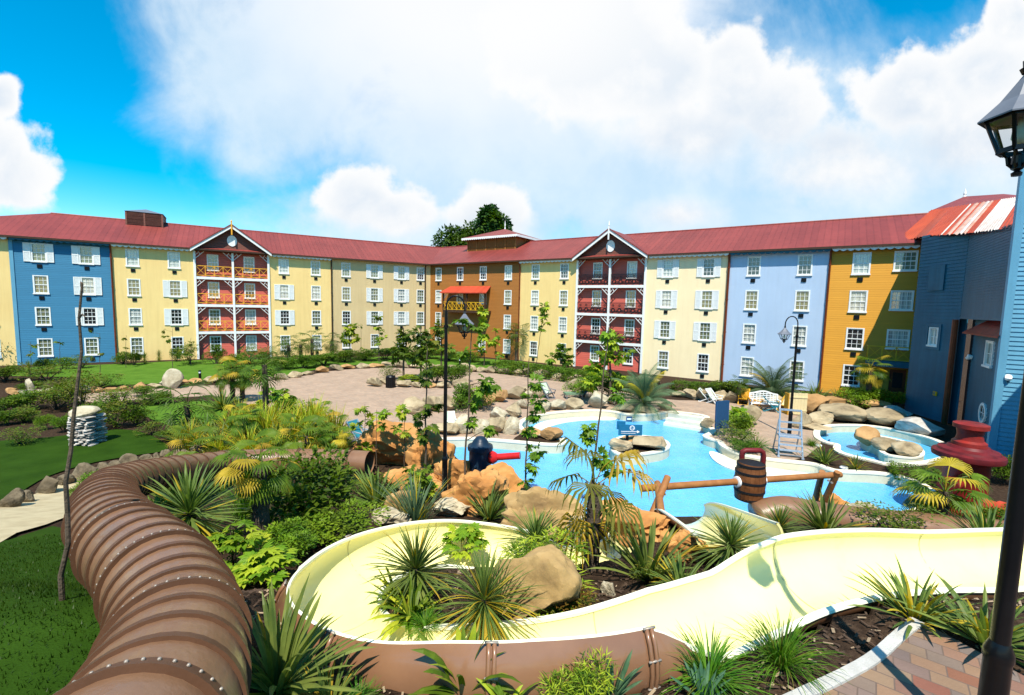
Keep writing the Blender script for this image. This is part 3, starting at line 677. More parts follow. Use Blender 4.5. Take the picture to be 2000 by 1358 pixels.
# ================================================================== GROUND
def pin(p, poly):
    x, y = p; c = False; n = len(poly); j = n-1
    for i in range(n):
        xi, yi = poly[i][:2]; xj, yj = poly[j][:2]
        if (yi > y) != (yj > y) and x < (xj-xi)*(y-yi)/(yj-yi)+xi: c = not c
        j = i
    return c
def dens(poly, st, closed=True):
    out = []; n = len(poly)
    for i in range(n if closed else n-1):
        a = V(poly[i][:2]); b = V(poly[(i+1) % n][:2]); k = max(1, int((b-a).length/st))
        for j in range(k): out.append(a.lerp(b, j/k))
    if not closed: out.append(V(poly[-1][:2]))
    return out
def smoothpoly(poly, it=2, closed=True):
    P = [V(p[:2]) for p in poly]
    for _ in range(it):
        Q = []; n = len(P)
        for i in range(n if closed else n-1):
            a = P[i]; b = P[(i+1) % n]; Q += [a*.75+b*.25, a*.25+b*.75]
        if not closed: Q = [P[0]]+Q+[P[-1]]
        P = Q
    return P
def PW(pts, z=0.): return [W(x, y, z).xy for x, y in pts]
def PG(pts): return [G(x, y).xy for x, y in pts]
POOL = smoothpoly(PW([(790, 868), (830, 862), (873, 860), (919, 859), (960, 862), (1020, 867), (1060, 871), (1094, 872), (1106, 867), (1103, 858), (1075, 850), (1042, 846), (1018, 838), (1020, 826), (1040, 816), (1068, 810), (1104, 806), (1149, 803.5), (1195, 804.5), (1213, 810), (1239, 812.5), (1284, 811), (1306, 806), (1345, 809), (1381, 815), (1370, 822), (1371, 831), (1390, 840), (1384, 848), (1369, 853), (1385, 860), (1402, 864), (1405, 872), (1430, 885), (1451, 891), (1490, 899), (1544, 905), (1590, 909), (1612, 918), (1640, 925), (1690, 926), (1730, 929), (1760, 935), (1798, 949), (1814, 965), (1812, 985), (1780, 1000), (1720, 1008), (1640, 1006), (1560, 1012), (1460, 1030), (1330, 1045), (1230, 1046), (1130, 1030), (1060, 1006), (1010, 970), (980, 945), (930, 925), (850, 905), (800, 890)]), 2)
KID = smoothpoly(PW([(1600, 843), (1610, 837), (1635, 833), (1703, 834), (1771, 847), (1822, 861), (1850, 876), (1852, 892), (1805, 905), (1737, 910), (1703, 901), (1665, 893), (1638, 884), (1643, 871), (1617, 867), (1600, 858)]), 2)
ISL = smoothpoly(PW([(1190, 878), (1200, 890), (1230, 894), (1266, 890), (1300, 884), (1311, 874), (1300, 862), (1266, 854), (1221, 853), (1196, 862)]), 2)
KISL = smoothpoly(PW([(1678, 858), (1690, 868), (1715, 876), (1718, 888), (1745, 896), (1800, 899), (1808, 885), (1780, 868), (1730, 856), (1690, 850)]), 2)
def sheet(name, poly, off, mt, res=.5, holes=(), kind='structure', zf=None):
    zf = zf or hg; pts = []; edges = []
    for q in [poly]+list(holes):
        d = dens(q, res); n0 = len(pts); pts += d; edges += [(n0+i, n0+(i+1) % len(d)) for i in range(len(d))]
    xs = [p.x for p in pts]; ys = [p.y for p in pts]; x = min(xs)
    while x < max(xs):
        y = min(ys)
        while y < max(ys):
            q = (x+rnd.uniform(-.1, .1)*res, y+rnd.uniform(-.1, .1)*res)
            if pin(q, poly): pts.append(V(q))
            y += res
        x += res
    r = delaunay_2d_cdt(pts, edges, [], 0, 1e-5)
    vs = r[0]; fs = [f for f in r[2] if (lambda c: pin(c, poly) and not any(pin(c, h) for h in holes))(sum((vs[i] for i in f), V((0, 0)))/len(f))]
    m = MB(); m.add([(v.x, v.y, zf(v.x, v.y)+off) for v in vs], fs)
    o = m.build(name, mt, smooth=True); tag(o, kind=kind); return o
# base soil sheet out to the horizon, open where the pools are
pts = []; edges = []
def gridpts(x0, x1, y0, y1, st, skip=None):
    x = x0
    while x <= x1:
        y = y0
        while y <= y1:
            if not skip or not (skip[0] <= x <= skip[1] and skip[2] <= y <= skip[3]): pts.append(V((x+rnd.uniform(-.2, .2)*st, y+rnd.uniform(-.2, .2)*st)))
            y += st
        x += st
for q in (POOL, KID):
    d = dens(q, .4); n0 = len(pts); pts += d; edges += [(n0+i, n0+(i+1) % len(d)) for i in range(len(d))]
gridpts(-3.9, 9, 3.3, 12.3, .14); gridpts(-16, 18, -2, 16.5, .45, (-3.9, 9, 3.3, 12.3)); gridpts(-60, 60, -20, 66, 2.5, (-16, 18, -2, 16.5)); gridpts(-900, 900, -300, 1500, 100, (-60, 60, -20, 66))
r = delaunay_2d_cdt(pts, edges, [], 0, 1e-5)
vs = r[0]; fs = []
for f in r[2]:
    c = sum((vs[i] for i in f), V((0, 0)))/len(f)
    if not pin(c, POOL) and not pin(c, KID): fs.append(f)
m = MB(); m.add([(v.x, v.y, hg(v.x, v.y)+(.05*NZ.noise((v.x*1.3, v.y*1.3, 0)) if abs(v.x) < 18 and 2 < v.y < 14 else 0)) for v in vs], fs)
tag(m.build('ground', 'soil', smooth=True), kind='structure')
# plaza
PLZ = PW([(150, 768), (330, 757), (450, 752), (545, 743), (600, 734), (650, 724), (745, 718), (850, 722), (950, 729), (1040, 734), (1140, 746), (1230, 770), (1300, 782), (1400, 784), (1500, 797), (1570, 806), (1600, 830), (1612, 862), (1560, 905), (1470, 899), (1405, 873), (1340, 850), (1310, 830), (1200, 830), (1050, 835), (1010, 850), (990, 875), (860, 870), (760, 880), (690, 862), (645, 845), (600, 812), (540, 806), (480, 790), (440, 772), (300, 780), (150, 790)])
sheet('plaza_paving', smoothpoly(PLZ, 1), .02, 'plaza_brick', 1.2, holes=(POOL, KID))
# lawns
L1 = PW([(0, 735), (40, 719), (225, 712), (385, 704), (640, 701), (838, 694), (1015, 706), (1130, 724), (1260, 744), (1230, 752), (1140, 738), (950, 721), (850, 715), (745, 711), (650, 716), (560, 734), (450, 744), (330, 749), (160, 757), (170, 740), (120, 737)])
sheet('lawn', L1, .03, 'lawn', 2.)
L2 = smoothpoly(PG([(255, 792), (430, 782), (450, 800), (430, 830), (350, 838), (290, 820)]), 2)
sheet('lawn', L2, .04, 'lawn', .8)
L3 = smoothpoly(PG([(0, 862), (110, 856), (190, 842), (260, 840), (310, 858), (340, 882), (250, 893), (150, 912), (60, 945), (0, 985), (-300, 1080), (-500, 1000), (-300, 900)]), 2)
sheet('lawn', L3, .05, 'lawn_dark', .6)
path = smoothpoly(PG([(-300, 1100), (0, 985), (130, 938), (250, 905), (350, 890), (480, 878), (475, 897), (300, 925), (215, 960), (150, 1000), (116, 1022), (0, 1056), (-300, 1200)]), 1)
sheet('path', path, .06, 'sand_path', .5)
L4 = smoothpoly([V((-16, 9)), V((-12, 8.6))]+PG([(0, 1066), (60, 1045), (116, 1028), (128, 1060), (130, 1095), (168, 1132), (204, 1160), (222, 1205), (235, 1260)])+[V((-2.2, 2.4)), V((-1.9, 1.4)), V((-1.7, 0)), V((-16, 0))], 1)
sheet('lawn', L4, .05, 'lawn_dark', .3)
# paved terrace with kerb at the near right
tip = G(1784, 1222); tr = G(2040, 1352)
KB = smoothpoly([G(1784, 1220).xy, G(1748, 1246).xy, G(1700, 1292).xy, G(1630, 1330).xy, G(1560, 1362).xy, G(1440, 1420).xy, V((1.0, 2.2))], 2, False)
TER = KB+[V((1.0, 0)), V((9, 0)), V((9, tr.y-.6)), tr.xy, tip.xy+V((.1, -.05))]
sheet('terrace_paving', TER, .05, 'terrace_brick', .4)
m = MB()
a = [(p, hg(p.x, p.y)) for p in KB]
for (p, z), (q, z2) in zip(a, a[1:]):
    d = (q-p).normalized(); n = V((d.y, -d.x))*.09; j = .012*rnd.uniform(-1, 1)
    if (p-n-V((3, 3))).length < (p+n-V((3, 3))).length: pass
    P = [p-n*1.0, p+n*(.2+j), q+n*(.2-j), q-n*1.0]
    zz = [z, z, z2, z2]
    m.add([(c.x, c.y, h-.1) for c, h in zip(P, zz)]+[(c.x, c.y, h+.075) for c, h in zip(P, zz)], [(0, 1, 2, 3), (7, 6, 5, 4), (0, 4, 5, 1), (1, 5, 6, 2), (2, 6, 7, 3), (3, 7, 4, 0)])
tag(m.build('kerb', 'concrete'), kind='structure')
# bark chips scattered over the near beds
m = MB()
for i in range(5200):
    x = rnd.uniform(-3.2, 7); y = 3.3+abs(rnd.gauss(0, 2.6))
    if pin((x, y), TER) or pin((x, y), L4) or y > 12: continue
    if -3.4 < x < 9 and min((q[0]-x)**2+(q[1]-y)**2 for q in FLs) < .5: continue
    z = hg(x, y)+.02+.05*NZ.noise((x*1.3, y*1.3, 0)); a = rnd.uniform(0, 6.3); l = rnd.uniform(.012, .05); w = rnd.uniform(.005, .014); t = rnd.uniform(-.4, .4)
    d = V((math.cos(a), math.sin(a), t))*l; e = V((-math.sin(a), math.cos(a), rnd.uniform(-.4, .4)))*w; p = V((x, y, z+.012)); m.cm = 1 if rnd.random() < .22 else 0
    m.quad(p-d-e, p+d-e, p+d+e, p-d+e)
mat('chip_dark', (.09, .055, .035), (.04, .025, .016), 7., .9); mat('chip_pale', (.36, .27, .17), (.22, .15, .09), 7., .9)
tag(m.build('bark_mulch', ['chip_dark', 'chip_pale']), kind='stuff')
# grass blades on the near lawn
m = MB()
for i in range(26000):
    x = rnd.uniform(-9, -2.4); y = rnd.uniform(2.4, 8.6)
    if not pin((x, y), L4): continue
    z = hbase(x, y)+.045; a = rnd.uniform(0, 6.3); h = rnd.uniform(.02, .055); w = rnd.uniform(.004, .008); l = rnd.uniform(0, .03)
    d = V((math.cos(a), math.sin(a), 0)); e = V((-d.y, d.x, 0))*w; p = V((x, y, z)); m.quad(p-e, p+e, p+d*l+V((0, 0, h)))
tag(m.build('grass_blades', 'lf_lawn', recalc=False), kind='stuff')

# ------------------------------------------------------------------ pools
def sgn_area(P): return sum(P[i-1][0]*P[i][1]-P[i][0]*P[i-1][1] for i in range(len(P)))
def offs(P, d):
    n = len(P); s = 1 if sgn_area(P) > 0 else -1; out = []
    for i in range(n):
        t = (P[(i+1) % n]-P[i-1]).normalized(); out.append(P[i]+V((t.y, -t.x))*d*s)
    return out
def poolwall(par, P, d, z0, z1, name='pool_wall'):
    Q = offs(P, d); n = len(P); m = MB(); c = MB()
    for i in range(n):
        j = (i+1) % n
        m.quad((*P[i], z0), (*P[j], z0), (*P[j], z1-.07), (*P[i], z1-.07))
        m.quad((*Q[i], z0), (*Q[j], z0), (*Q[j], z1-.07), (*Q[i], z1-.07))
    I = offs(P, -.02 if d > 0 else .02); O = offs(P, d*1.08)
    for i in range(n):
        j = (i+1) % n
        c.add([(*I[i], z1-.07), (*I[j], z1-.07), (*O[j], z1-.07), (*O[i], z1-.07), (*I[i], z1), (*I[j], z1), (*O[j], z1), (*O[i], z1)], [(4, 5, 6, 7), (0, 1, 5, 4), (3, 2, 6, 7), (0, 3, 2, 1)])
    m.build(name, 'pool_wall', par); smooth_angle(c.build('coping', 'coping', par), 50)
def flat(name, P, z, mt, kind=None, par=None):
    m = MB(); r = delaunay_2d_cdt([V(p[:2]) for p in P], [(i, (i+1) % len(P)) for i in range(len(P))], [], 0, 1e-5)
    fs = [f for f in r[2] if pin(sum((r[0][i] for i in f), V((0, 0)))/len(f), P)]
    m.add([(v.x, v.y, z) for v in r[0]], fs); o = m.build(name, mt, par); return tag(o, kind=kind)
WZ = -.34
big = thing('swimming_pool', 'large winding blue lagoon pool with cream rendered edge walls', 'pool', W(1200, 950))
def bigc(o): return o
mainp = big
big.location = (0, 0, 0)
poolwall(big, POOL, .24, -.9, .07)
kp = thing('swimming_pool', 'small round paddling pool by the shaded boulders at the right', 'pool')
poolwall(kp, KID, .24, -.9, .09)
tag(flat('pool_water', POOL, WZ, 'pool_water'), kind='structure'); tag(flat('pool_water', KID, WZ+.02, 'pool_water'), kind='structure')
def planter(P, label, h=.1, filln='soil'):
    t = thing('planter_island', label, 'pool island'); poolwall(t, P, -.18, -.9, h); flat('fill', offs(P, -.1), h-.06, filln, par=t); return t
planter(ISL, 'kidney-shaped walled island in the lagoon topped with boulders and a sign')
planter(KISL, 'low walled island in the paddling pool carrying pale boulders')
# submerged ledges and entry steps
m = MB()
def slab(P, z0, z1, mt, name, par):
    m = MB(); m.prism([tuple(p) for p in P], lambda p: (p[0], p[1], z0), lambda p: (p[0], p[1], z1)); return m.build(name, mt, par)
led = PW([(1383, 868), (1392, 885), (1420, 901), (1470, 912), (1540, 919), (1600, 922), (1612, 916), (1540, 905), (1450, 893), (1404, 872)])
slab(smoothpoly(led, 2), -.6, WZ+.05, 'coping', 'ledge', big)
led2 = PW([(1046, 836), (1040, 824), (1068, 814), (1104, 810), (1150, 807), (1205, 808), (1204, 814), (1150, 813), (1100, 818), (1068, 828)], -.1)
slab(smoothpoly(led2, 2), -.6, WZ+.03, 'coping', 'ledge', big)
for i, (a, b) in enumerate((((1308, 806), (1384, 817)), ((1304, 812), (1376, 823)), ((1300, 817), (1372, 828)))):
    p = W(*a); q = W(*b); d = (q-p).normalized(); n = V((d.y, -d.x, 0))*.4
    slab([p.xy, q.xy, (q+n).xy, (p+n).xy], -.7, .05-.12*i, 'coping', 'step', big)
# depth signs on the pool walls
def tile(p, q, z0, z1, par, name, out):
    m = MB(); d = (q-p).normalized(); n = V((d.y, -d.x, 0))*out
    m.add([(p.x+n.x, p.y+n.y, z0), (q.x+n.x, q.y+n.y, z0), (q.x+n.x, q.y+n.y, z1), (p.x+n.x, p.y+n.y, z1)], [(0, 1, 2, 3)]); return m.build(name, 'sign_blue', par)
def textobj(s, size, mt, par, mw, name='lettering'):
    cu = bpy.data.curves.new(name, 'FONT'); cu.body = s; cu.size = size; cu.align_x = 'CENTER'; cu.align_y = 'CENTER'; cu.extrude = .004
    t = bpy.data.objects.new('tmp', cu); COL.objects.link(t); bpy.context.view_layer.update()
    me = bpy.data.meshes.new_from_object(t.evaluated_get(bpy.context.evaluated_depsgraph_get())); bpy.data.objects.remove(t)
    me.materials.clear(); me.materials.append(MT[mt]); o = ob(name, me, par); o.matrix_local = mw; return o
p = W(1223, 812); q = W(1234, 812.5)
ds = thing('depth_sign', 'tiny blue depth sign on the lagoon wall below the palm bed', 'sign', (p+q)/2+V((0, -.06, -.17)))
m = MB(); m.box(-.17, .17, -.03, 0, -.15, .15); m.build('panel', 'sign_blue', ds)
m = MB(); m.box(-.12, .12, -.036, -.03, -.05, .04); m.build('pale_band', 'sign_white', ds)
p = W(1603, 858)
ds = thing('depth_sign', 'tiny blue sign on the paddling pool wall by the stepped spit', 'sign', p+V((.32, -.1, -.14)))
ds.rotation_euler.z = R(40); m = MB(); m.box(-.13, .13, -.03, 0, -.15, .15); m.build('panel', 'sign_blue', ds)
m = MB(); m.box(-.05, .05, -.036, -.03, -.06, .06); m.build('pale_mark', 'sign_white', ds)
# island sign
p = W(1224, 869); z0 = .1
sg = thing('information_sign', 'dark blue pool sign with a white circle and arrow on a single post', 'sign', (p.x, p.y, z0))
m = MB(); m.box(-.06, .06, -.05, .05, -.1, .55); m.build('post', 'black_paint', sg)
m = MB(); m.box(-.42, .66, -.07, -.04, .36, .86); m.box(-.5, -.1, -.02, .0, .62, 1.0); m.build('panel', 'sign_teal', sg)
RX = Matrix.Rotation(math.pi/2, 4, 'X')
m = MB(); ring(m, (.2, .71), .085, .115, -.078, -.07, 24); m.build('circle', 'sign_white', sg)
textobj('1.2', .12, 'sign_white', sg, Matrix.Translation((.2, -.074, .71))@RX)
m = MB(); m.box(-.3, .42, -.078, -.07, .53, .555); m.box(-.3, .36, -.078, -.07, .45, .465); m.prism([(.42, .47), (.42, .61), (.55, .54)], lambda p: (p[0], -.078, p[1]), lambda p: (p[0], -.07, p[1])); m.build('arrow', 'sign_white', sg)

# ------------------------------------------------------------------ slides
def mdep(p): return (p-CAM).dot(fw)
def frames(P):
    out = []
    for i, p in enumerate(P):
        a = V(P[max(0, i-1)][:3]); b = V(P[min(len(P)-1, i+1)][:3]); d = (b-a).normalized(); l = V((-d.y, d.x, 0)).normalized(); u = d.cross(-l)
        if u.z < 0: u = -u
        out.append((V(p[:3]), d, l, u))
    return out
def flume(par, P, w=.55, sh=.36, hull='hull_brown'):
    """P: (x, y, z floor, h left, h right)"""
    fr = frames(P); inn = MB(); hl = MB(); lip = MB(); rows_i = []; rows_h = []; lips = {1: [], -1: []}
    for (p, d, l, u), q in zip(fr, P):
        hL, hR = q[3], q[4]; up_ = V((0, 0, 1))
        def half(h, off, n=11):
            h = max(h, sh); f = R(36)*sst((h-.36)/.4); c = (h+off*0)/(1+math.sin(f)); A = w/math.cos(f)+off; B = c+off; out = []
            for k in range(n+1): t = f+(-math.pi/2-f)*k/n; out.append((A*math.cos(t), c+B*math.sin(t)))
            return out
        def sec(off):
            pts = half(hL, off)+[(-x, z) for x, z in reversed(half(hR, off)[:-1])]
            return [p+l*a+up_*b for a, b in pts]
        rows_i.append(sec(0)); rows_h.append(sec(.035))
        for side, h in ((1, max(hL, sh)), (-1, max(hR, sh))):
            b = p+up_*h; o = l*side
            lips[side].append([b+o*(w-.012)-up_*.02, b+o*(w-.012)+up_*.018, b+o*(w+(.022 if h > .7 else .05))+up_*.016, b+o*(w+(.03 if h > .7 else .058))-up_*.012, b+o*(w+.036*(.7 if h > .7 else 1))-up_*.012])
    def strip(mb, rows, closed=False):
        n = len(rows[0]); mb.add([c for r_ in rows for c in r_], [(i*n+k, (i+1)*n+k, (i+1)*n+(k+1) % n, i*n+(k+1) % n) for i in range(len(rows)-1) for k in range(n if closed else n-1)])
    strip(inn, rows_i); strip(hl, rows_h)
    for s_ in (1, -1): strip(lip, lips[s_], True)
    # end faces of the shell thickness
    for k in (0, -1):
        n = len(rows_i[0]); inn.add(list(rows_i[k])+list(rows_h[k]), [(j, j+1, j+1+n, j+n) for j in range(n-1)])
    inn.build('channel', 'slide_yellow', par, smooth=True); hl.build('hull', hull, par, smooth=True); smooth_angle(lip.build('rim', 'slide_lip', par), 50)
    return fr, rows_h
def lerpk(keys, x):
    for (a, u), (b, v) in zip(keys, keys[1:]):
        if x <= b: return u+(v-u)*max(0, (x-a))/(b-a)
    return keys[-1][1]
fl = thing('water_slide', 'open pale yellow flume with brown underside curving round the planted bed', 'water slide')
P = []
FS = catmull(FL, 6)
nn = len(FL)-1
for i, q in enumerate(FS):
    t = i/6                                    # index along FL: 0..7 right run, 8..16 loop, 17.. lower run
    hL = lerpk([(0, .38), (6.95, .38), (7.35, .62), (7.8, .92), (9, .95), (12, .9), (14, .68), (16, .62), (18, .62), (19.2, .6), (20, .36), (40, .36)], t)
    hR = lerpk([(0, .62), (4.4, .62), (5.0, .52), (5.6, .38), (7, .45), (8, .4), (10, .32), (40, .32)], t)
    P.append((q[0], q[1], q[2], hL, hR))
fr, rows = flume(fl, P, w=.52, sh=.32)
for t in (7.85, 9.6, 11.4, 13.3, 15.2):             # bolted joints on the outside
    i = int(t*6); r_ = rows[i]; p, d, l, u = fr[i]; m = MB(); b = MB()
    pts = r_[:9]
    for s_ in (-1, 1):
        m.tube([c+(c-(p+V((0, 0, .32)))).normalized()*.02+d*.025*s_ for c in pts], .022, 5)
    for c in pts[::2]:
        o = (c-(p+V((0, 0, .32)))).normalized(); b.bar(c+o*.03-d*.06, c+o*.03+d*.06, .018)
    m.cm = 1; m.add(b.v, b.f); m.build('joint_flange', ['hull_brown', 'bolt_steel'], fl, smooth=True)
for t in (2.0, 4.6, 7.85, 9.6, 11.4, 13.3, 15.2, 17.0):      # moulded section joints inside the trough
    i = int(t*6); p, d, l, u = fr[i]; m = MB(); r_ = rows[i]; c0 = p+V((0, 0, .25)); vs = []
    for c in r_: o = (c0-c).normalized(); vs += [c+o*.042-d*.006, c+o*.042+d*.006]
    m.add(vs, [(2*k, 2*k+1, 2*k+3, 2*k+2) for k in range(len(r_)-1)]); m.build('section_seam', 'seam', fl, recalc=False)
# lower chute that drops into the lagoon
lc = thing('water_slide', 'short pale chute dropping over orange rock into the lagoon below the log frame', 'water slide')
A = []
for (x, y), dz in (((1425, 1096), .10), ((1378, 1060), .12), ((1335, 1032), .14)): g = G(x, y); A.append(g+V((0, -.15, dz)))
d_ = (A[2]-A[1]).normalized(); A.append(A[2]+d_*.75-V((0, 0, .1)))
P = catmull([(a.x, a.y, a.z, .32, .66-.04*i) for i, a in enumerate(A)], 4); flume(lc, P, w=.56, sh=.28)
# brown covered slide behind the big flume at the right
bs = thing('water_slide', 'low brown slide shell running behind the yellow flume towards the red hydrant', 'water slide')
A = [(D(1478, 1012, 12.0), .5), (D(1530, 1000, 12.0), .62), (D(1600, 1012, 11.8), .55), (D(1700, 1026, 11.2), .5), (D(1800, 1036, 10.9), .5), (D(1900, 1046, 10.7), .5), (D(2060, 1060, 10.4), .5)]
m = MB(); m.tube([tuple(p) for p in catmull([tuple(a) for a, _ in A], 5)], .42, 20); m.build('shell', 'tube_brown', bs, smooth=True)
# tube slide
tb = thing('tube_slide', 'big brown enclosed tube slide with bolted ribs snaking down the left bank', 'water slide')
TR = .395
TP = [(-1.15, .5, CH-1.72), (-1.45, 1.4, CH-1.86), tuple(D(302, 1396, 2.1)), tuple(D(345, 1222, 3.05)), tuple(D(303, 1118, 3.85)), tuple(D(243, 1058, 4.6)), tuple(D(207, 1002, 6.0)), tuple(D(222, 955, 8.2)), tuple(D(300, 928, 11.2)), tuple(D(400, 910, 14.0)), tuple(D(470, 902, 15.2)), tuple(D(560, 900, 15.6)), tuple(D(640, 900, 15.6)), tuple(D(722, 904, 15.4))]
TS = catmull(TP, 10)
# resample by arc length
acc = [0]
for a, b in zip(TS, TS[1:]): acc.append(acc[-1]+(V(a)-V(b)).length)
def along(s):
    for i in range(len(acc)-1):
        if acc[i+1] >= s:
            t = (s-acc[i])/(acc[i+1]-acc[i]+1e-9); return V(TS[i]).lerp(V(TS[i+1]), t)
    return V(TS[-1])
n = int(acc[-1]/.12)
m = MB(); m.tube([along(acc[-1]*i/n) for i in range(n+1)], TR, 32, False); m.build('tube', 'tube_brown', tb, smooth=True)
s = .35; k = 0
while s < acc[-1]-.2:
    p = along(s); d = (along(min(acc[-1], s+.05))-along(max(0, s-.05))).normalized()
    big_j = k % 4 == 3
    m = MB(); w = .045 if big_j else .028
    m.lathe([(TR-.01, -w), (TR+.02, -w), (TR+.02, w), (TR-.01, w)], 40, p, d)
    if big_j: m.lathe([(TR+.018, -w-.004), (TR+.034, -w-.004), (TR+.034, -w+.02), (TR+.018, -w+.02)], 40, p, d)
    if big_j:
        b = MB(); a = d.orthogonal().normalized(); c = d.cross(a)
        for q in range(44):
            t = 2*math.pi*q/44; o = a*math.cos(t)+c*math.sin(t); b.lathe([(.008, 0), (.008, .007), (.004, .010)], 6, p+o*(TR+.02)+d*.018, o)
        m.cm = 1; m.add(b.v, b.f)
    smooth_angle(m.build('joint_flange', ['flange_brown', 'bolt_steel'], tb), 50)
    s += .31 if s < 5.6 else .42 if s < 9 else .62; k += 1
# ================================================================== ROCKS
_rk = {}
def rockmesh(var, mt, cuts=13, rough=.13, sub=4):
    k = (var, mt, cuts, rough, sub)
    if k in _rk: return _rk[k]
    r_ = random.Random(var*77+5); bm = bmesh.new(); bmesh.ops.create_icosphere(bm, subdivisions=sub, radius=1)
    pl = [(V((r_.uniform(-1, 1), r_.uniform(-1, 1), r_.uniform(-.8, 1))).normalized(), r_.uniform(.5, .85)) for _ in range(cuts)]
    for v in bm.verts:
        p = v.co.copy()
        for n, d in pl:
            e = p.dot(n)-d
            if e > 0: p -= n*e*.97
        o = V((var*3.1, var*1.7, 0)); p *= 1+rough*(NZ.noise(p*1.6+o)+.5*NZ.noise(p*4+o)+.25*NZ.noise(p*9+o))
        v.co = p
    xs = [[v.co[i] for v in bm.verts] for i in range(3)]
    for v in bm.verts:
        for i in range(3): v.co[i] = (v.co[i]-min(xs[i]))/(max(xs[i])-min(xs[i]))-.5
        v.co[2] += .5
    me = bpy.data.meshes.new('boulder'); bm.to_mesh(me); bm.free(); me.materials.append(MT[mt])
    for p in me.polygons: p.use_smooth = True
    try: me.set_sharp_from_angle(angle=R(30))
    except Exception: pass
    _rk[k] = me; return me
def boulder(px, py, wpx, hpx, label, mt='boulder_stone', var=None, group=None, name='boulder', dep=None, rz=None, loc=None, cat='boulder', cuts=13, rough=.13, sub=4, yscale=None, sink=.1):
    var = rnd.randrange(9) if var is None else var
    o = ob(name, rockmesh(var, mt, cuts, rough, sub)); p = loc or G(px, py); d = mdep(p); w = wpx*d/F; h = hpx*d/F
    o.location = (p.x, p.y+w*.3, hbase(p.x, p.y+w*.3)-h*sink if loc is None else p.z-h*sink); o.scale = (w*1.06, (yscale or rnd.uniform(.7, .95))*w, h*(1+sink))
    o.rotation_euler = (0, 0, rnd.choice((0, math.pi))+rnd.uniform(-.3, .3) if rz is None else rz)
    return tag(o, label, cat, group)
ORD = 'first second third fourth fifth sixth seventh eighth ninth tenth eleventh twelfth thirteenth fourteenth fifteenth sixteenth seventeenth eighteenth nineteenth twentieth'.split()
def row(pts, n, w, h, where, group, mt='boulder_stone', jit=3, mats=None):
    """boulders along a pixel polyline, left to right"""
    L = [0]
    for a, b in zip(pts, pts[1:]): L.append(L[-1]+math.dist(a[:2], b[:2]))
    for i in range(n):
        s = L[-1]*(i+.5)/n
        for j in range(len(pts)-1):
            if L[j+1] >= s: break
        t = (s-L[j])/(L[j+1]-L[j]); x = pts[j][0]+(pts[j+1][0]-pts[j][0])*t; y = pts[j][1]+(pts[j+1][1]-pts[j][1])*t
        ww = w*rnd.uniform(.8, 1.25); hh = h*rnd.uniform(.75, 1.3)
        boulder(x+rnd.uniform(-jit, jit), y, ww, hh, '%s boulder from the left in %s' % (ORD[i], where), rnd.choice(mats) if mats else mt, group=group, yscale=rnd.uniform(.55, .85))
row([(478, 750), (545, 744), (600, 735), (650, 725), (745, 718)], 10, 29, 11, 'the far left plaza edging', 'boulders edging the far plaza', mats=['boulder_stone', 'boulder_stone', 'orange_stone'])
row([(748, 718), (850, 723), (950, 730), (1040, 735), (1140, 748), (1200, 760)], 18, 27, 13, 'the edging below the right hedge', 'boulders edging the far plaza')
row([(0, 774), (90, 772), (200, 768), (300, 762), (380, 752), (478, 748)], 17, 28, 12, 'the line before the left lawn', 'stones edging the left path', mats=['boulder_stone', 'white_stone', 'orange_stone'])
for i, (x, y, w, h) in enumerate([(10, 995, 50, 45), (42, 985, 40, 32), (82, 968, 55, 46), (118, 952, 34, 28), (152, 945, 50, 46), (192, 930, 36, 30), (218, 925, 32, 28), (246, 920, 40, 38), (281, 908, 28, 22), (303, 904, 22, 22), (318, 902, 26, 28), (342, 896, 20, 20), (358, 894, 20, 18), (380, 890, 36, 24)]):
    boulder(x, y, w*.82, h*.85, '%s boulder from the left between dark lawn and sand path' % ORD[i], 'path_stone', group='boulders beside the sand path', cuts=9)
row([(1315, 776), (1360, 782), (1400, 786), (1450, 792), (1500, 790), (1560, 800)], 9, 36, 18, 'the edge below the pale blue facade', 'boulders along the right bed')
for x, y, w, h, l in [(1596, 812, 62, 40, 'orange-tan slab boulder behind the lifeguard chair'), (1640, 800, 70, 22, 'long tan boulder in the upper layer left of the clipped shrubs'), (1612, 832, 52, 26, 'small pale boulder beside the lifeguard chair'), (1668, 828, 90, 34, 'wide pale boulder behind the paddling pool'), (1722, 806, 56, 22, 'square tan boulder below the clipped shrubs'), (1747, 836, 84, 34, 'largest cream boulder behind the paddling pool'), (1765, 822, 60, 26, 'dark grey boulder against the blue block'), (1818, 855, 78, 34, 'grey boulder half shaded by the blue block'), (1570, 838, 34, 30, 'small brown boulder at the foot of the right lamp'), (1600, 842, 60, 12, 'flat cream slab at the paddling pool corner')]:
    boulder(x, y, w, h, l, 'slate_stone' if 'grey' in l else 'orange_stone' if 'tan' in l else 'boulder_stone', cuts=7)
